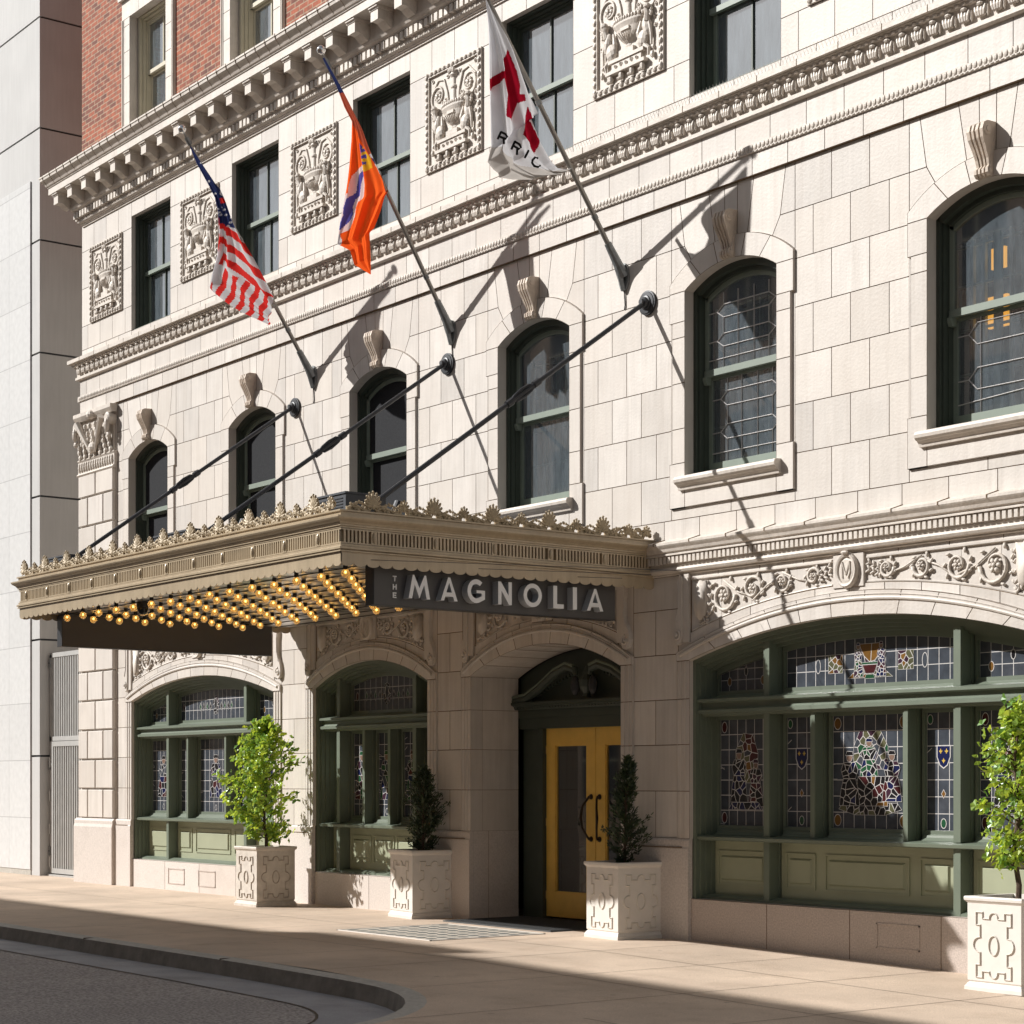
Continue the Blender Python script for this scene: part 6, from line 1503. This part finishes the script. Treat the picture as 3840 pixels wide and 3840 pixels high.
# pavement sheet, from building line out to the kerb
for i in range(len(BP)-1):
    a,b_=BP[i],BP[i+1]
    w_.add([(a[0],a[1],gz(a[0])),(b_[0],b_[1],gz(b_[0])),(b_[0],0.9,gz(b_[0])),(a[0],0.9,gz(a[0]))],[(0,1,2,3)],'walk',.5) if b_[0]>a[0] and False else None
xs=[-75]+[-40+i for i in range(61)]+[24]
def by(x):
    best=None
    for a,b_ in zip(BP,BP[1:]):
        lo,hi=min(a[0],b_[0]),max(a[0],b_[0])
        if lo<=x<=hi and hi-lo>1e-6:
            t=(x-a[0])/(b_[0]-a[0]); y=a[1]+(b_[1]-a[1])*t; best=y if best is None else min(best,y)
    return -9.8 if best is None else best
xs=sorted(set([x for x in xs]+[-15+.0]+[round(-13.9+.1*i,3) for i in range(26)]))
xs=[x for x in xs if x<=20]
for a,b_ in zip(xs,xs[1:]):
    w_.add([(a,by(a),gz(a)),(b_,by(b_),gz(b_)),(b_,2.0,gz(b_)),(a,2.0,gz(a))],[(0,1,2,3)],'walk',.5)
def groove(mb,x0,y0,x1,y1,r_=.0045):
    L=math.hypot(x1-x0,y1-y0); ux,uy=(y1-y0)/L*r_,-(x1-x0)/L*r_; n=max(1,int(L/1.0))
    for i in range(n):
        a=(x0+(x1-x0)*i/n,y0+(y1-y0)*i/n); c_=(x0+(x1-x0)*(i+1)/n,y0+(y1-y0)*(i+1)/n)
        mb.add([(a[0]-ux,a[1]-uy,gz(a[0])+.003),(c_[0]-ux,c_[1]-uy,gz(c_[0])+.003),(c_[0]+ux,c_[1]+uy,gz(c_[0])+.003),(a[0]+ux,a[1]+uy,gz(a[0])+.003)],[(0,1,2,3)],'groove',.5)
for i in range(-7,10):
    x=-19.6+1.54*i; groove(w_,x,by(x)+.02,x,-.05)
for y in (-1.62,-3.24): groove(w_,-60,y,10,y)
groove(w_,-11.2,-4.87,10,-4.87); groove(w_,-10.9,-6.5,10,-6.5)
struct(w_.build('pavement',None,(0,0,0)))
k=MB()
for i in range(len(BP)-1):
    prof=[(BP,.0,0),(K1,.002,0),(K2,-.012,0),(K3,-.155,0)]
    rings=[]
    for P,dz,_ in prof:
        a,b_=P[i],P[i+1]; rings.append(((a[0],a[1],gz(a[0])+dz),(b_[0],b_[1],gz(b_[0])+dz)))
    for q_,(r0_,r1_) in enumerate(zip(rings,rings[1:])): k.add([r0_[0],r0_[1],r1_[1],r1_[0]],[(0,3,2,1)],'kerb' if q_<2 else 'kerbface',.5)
for i in range(-7,4):
    x=-19.6+1.54*2*i
    if x<-14.5: k.box(x-.0025,x+.0025,-5.045,-4.87,gz(x)-.02,gz(x)+.001,'groove')
struct(k.build('kerb',None,(0,0,0)))
g=MB()
for i in range(len(BP)-1):
    a,b_,c_,d=K3[i],K3[i+1],GU[i+1],GU[i]
    g.add([(a[0],a[1],gz(a[0])-.155),(b_[0],b_[1],gz(b_[0])-.155),(c_[0],c_[1],gz(c_[0])-.138),(d[0],d[1],gz(d[0])-.138)],[(0,3,2,1)],'gutter',.5)
for i in range(len(BP)-1):
    a,b_=GU[i],GU[i+1]; c2,d2=offset(BP,.885)[i+1],offset(BP,.885)[i]
    g.add([(a[0],a[1],gz(a[0])-.136),(b_[0],b_[1],gz(b_[0])-.136),(c2[0],c2[1],gz(c2[0])-.136),(d2[0],d2[1],gz(d2[0])-.136)],[(0,3,2,1)],'groove',.5)
struct(g.build('gutter',None,(0,0,0)))
g=MB()
for i in range(len(BP)-1):
    a,b_=GU[i],GU[i+1]
    g.add([(a[0],a[1],gz(a[0])-.141),(b_[0],b_[1],gz(b_[0])-.141),(b_[0],-19.0,gz(b_[0])-.16),(a[0],-19.0,gz(a[0])-.16)],[(0,3,2,1)],'asphalt',.5) if b_[0]>a[0]-1e-6 else None
g.add([(-75,-9.9,-.35),(40,-9.9,-1.0),(40,-19,-1.0),(-75,-19,-.35)],[(0,3,2,1)],'asphalt',.5)
struct(g.build('road',None,(0,0,0)))
g=MB(); g.add([(-200,-200,-1.3),(200,-200,-1.3),(200,200,-1.3),(-200,200,-1.3)],[(0,1,2,3)],'asphalt'); struct(g.build('ground',None,(0,0,0)))
g=MB(); g.box(-75,25,-24,-19,-.6,-.02,'walk'); struct(g.build('far_pavement',None,(0,-20,0)))
# ribbed door mat and inset cover plate
b=MB(); b.box(-19.25,-17.15,-.49,.74,.0,.012,'mat')
for i in range(60): b.box(-19.25+i*.035,-19.25+i*.035+.016,-.485,.735,.012,.018,'mat')
for a in (-.497,.743): b.box(-19.26,-17.14,a-.006,a+.006,0,.016,'mat')
o=b.build('doormat',None,(-18.2,.1,0)); tag(o,'dark grey ribbed doormat in front of the yellow doors','doormat')
t=thing('pavement_light','pale square cover with rows of round glass lenses set in the pavement before the door','pavement light',(-17.95,-1.48,0)); L=(-17.95,-1.48,0)
b=MB(); b.box(-18.85,-16.98,-2.26,-.72,-.02,.005,'plate'); 
for a,c_,d,e_ in ((-18.86,-18.84,-2.27,-.71),(-16.99,-16.97,-2.27,-.71),(-18.86,-16.97,-2.27,-2.25),(-18.86,-16.97,-.73,-.71)): b.box(a,c_,d,e_,0,.009,'planter')
b.build('frame',t,L)
b=MB(); b.lathe((0,0,.0055),[(0,.003),(.058,.002),(.064,0)],14,'lens'); l0=None
for i in range(9):
    for j in range(7):
        x=-18.72+.195*i+(.0975 if j%2 else 0); y=-2.13+.21*j
        if x>=-17.05: continue
        if l0 is None: o=l0=b.build('glass_lens',t,(0,0,0))
        else: o=l0.copy(); COL.objects.link(o); o.parent=t
        o.location=(x-L[0],y-L[1],0)

# ------------------------------------------------------------------ building across the street
OB=thing('opposite_building','brown stone building across the street behind the viewer','building',(-25,-22,0)); OL=(-25,-22,0)
Hp=17.15; YB=-20.3
b=MB(); b.box(-75,12,-32,YB,-.3,Hp-.8,'opp'); b.box(-75.1,12.1,-32,YB+.25,Hp-.8,Hp-.5,'opp'); b.box(-75,12,YB-.4,YB,Hp-.5,Hp,'opp')
for i in range(5): b.box(-50+13*i,-46.8+13*i,YB-.3,YB-.02,Hp,Hp+.25+.2*(i%3),'opp')
b.build('wall',OB,OL)
for i in range(22):
    for j in range(4):
        k=MB(); x=-70+3.7*i; z=1.2+3.9*j; k.box(x,x+1.6,YB+.001,YB+.03,z,z+2.3,'oppwin'); k.box(x-.1,x+1.7,YB,YB+.10,z-.12,z,'opp'); k.box(x+.77,x+.83,YB+.03,YB+.05,z,z+2.3,'cream'); k.box(x,x+1.6,YB+.03,YB+.05,z+1.1,z+1.16,'cream')
        k.build('window',OB,OL)
# side-street neighbour on the right, keeps the corner closed
# ------------------------------------------------------------------ light, sky, camera
sd=Vector((1.03,1.0,-.99)).normalized()
su=bpy.data.lights.new('sun','SUN'); su.energy=4.6; su.angle=R(.53); su.color=(1,.975,.94); so=bpy.data.objects.new('sun',su); COL.objects.link(so); so.rotation_euler=sd.to_track_quat('-Z','Y').to_euler()
W=bpy.data.worlds.new('World'); S.world=W; W.use_nodes=True; nt=W.node_tree; bg=nt.nodes['Background']
sk=nt.nodes.new('ShaderNodeTexSky'); sk.sky_type='NISHITA'; sk.sun_disc=False; sk.sun_elevation=R(34.6); sk.sun_rotation=R(225.8); hs_=nt.nodes.new('ShaderNodeHueSaturation'); hs_.inputs['Saturation'].default_value=.25; nt.links.new(sk.outputs[0],hs_.inputs['Color']); nt.links.new(hs_.outputs[0],bg.inputs[0]); bg.inputs[1].default_value=.060
cam=bpy.data.cameras.new('camera'); co=bpy.data.objects.new('camera',cam); COL.objects.link(co); S.camera=co
co.location=(0,-14,HCAM); co.rotation_euler=(R(90),0,R(52.93)); cam.sensor_width=36; cam.lens=36*7240/3840; cam.shift_y=(2932-1920)/3840; cam.clip_end=500; cam.clip_start=.1
S.view_settings.view_transform='Standard'; S.view_settings.look='None'; S.view_settings.exposure=.52; S.view_settings.gamma=1; S.view_settings.use_curve_mapping=False
S.render.resolution_x=S.render.resolution_y=1024
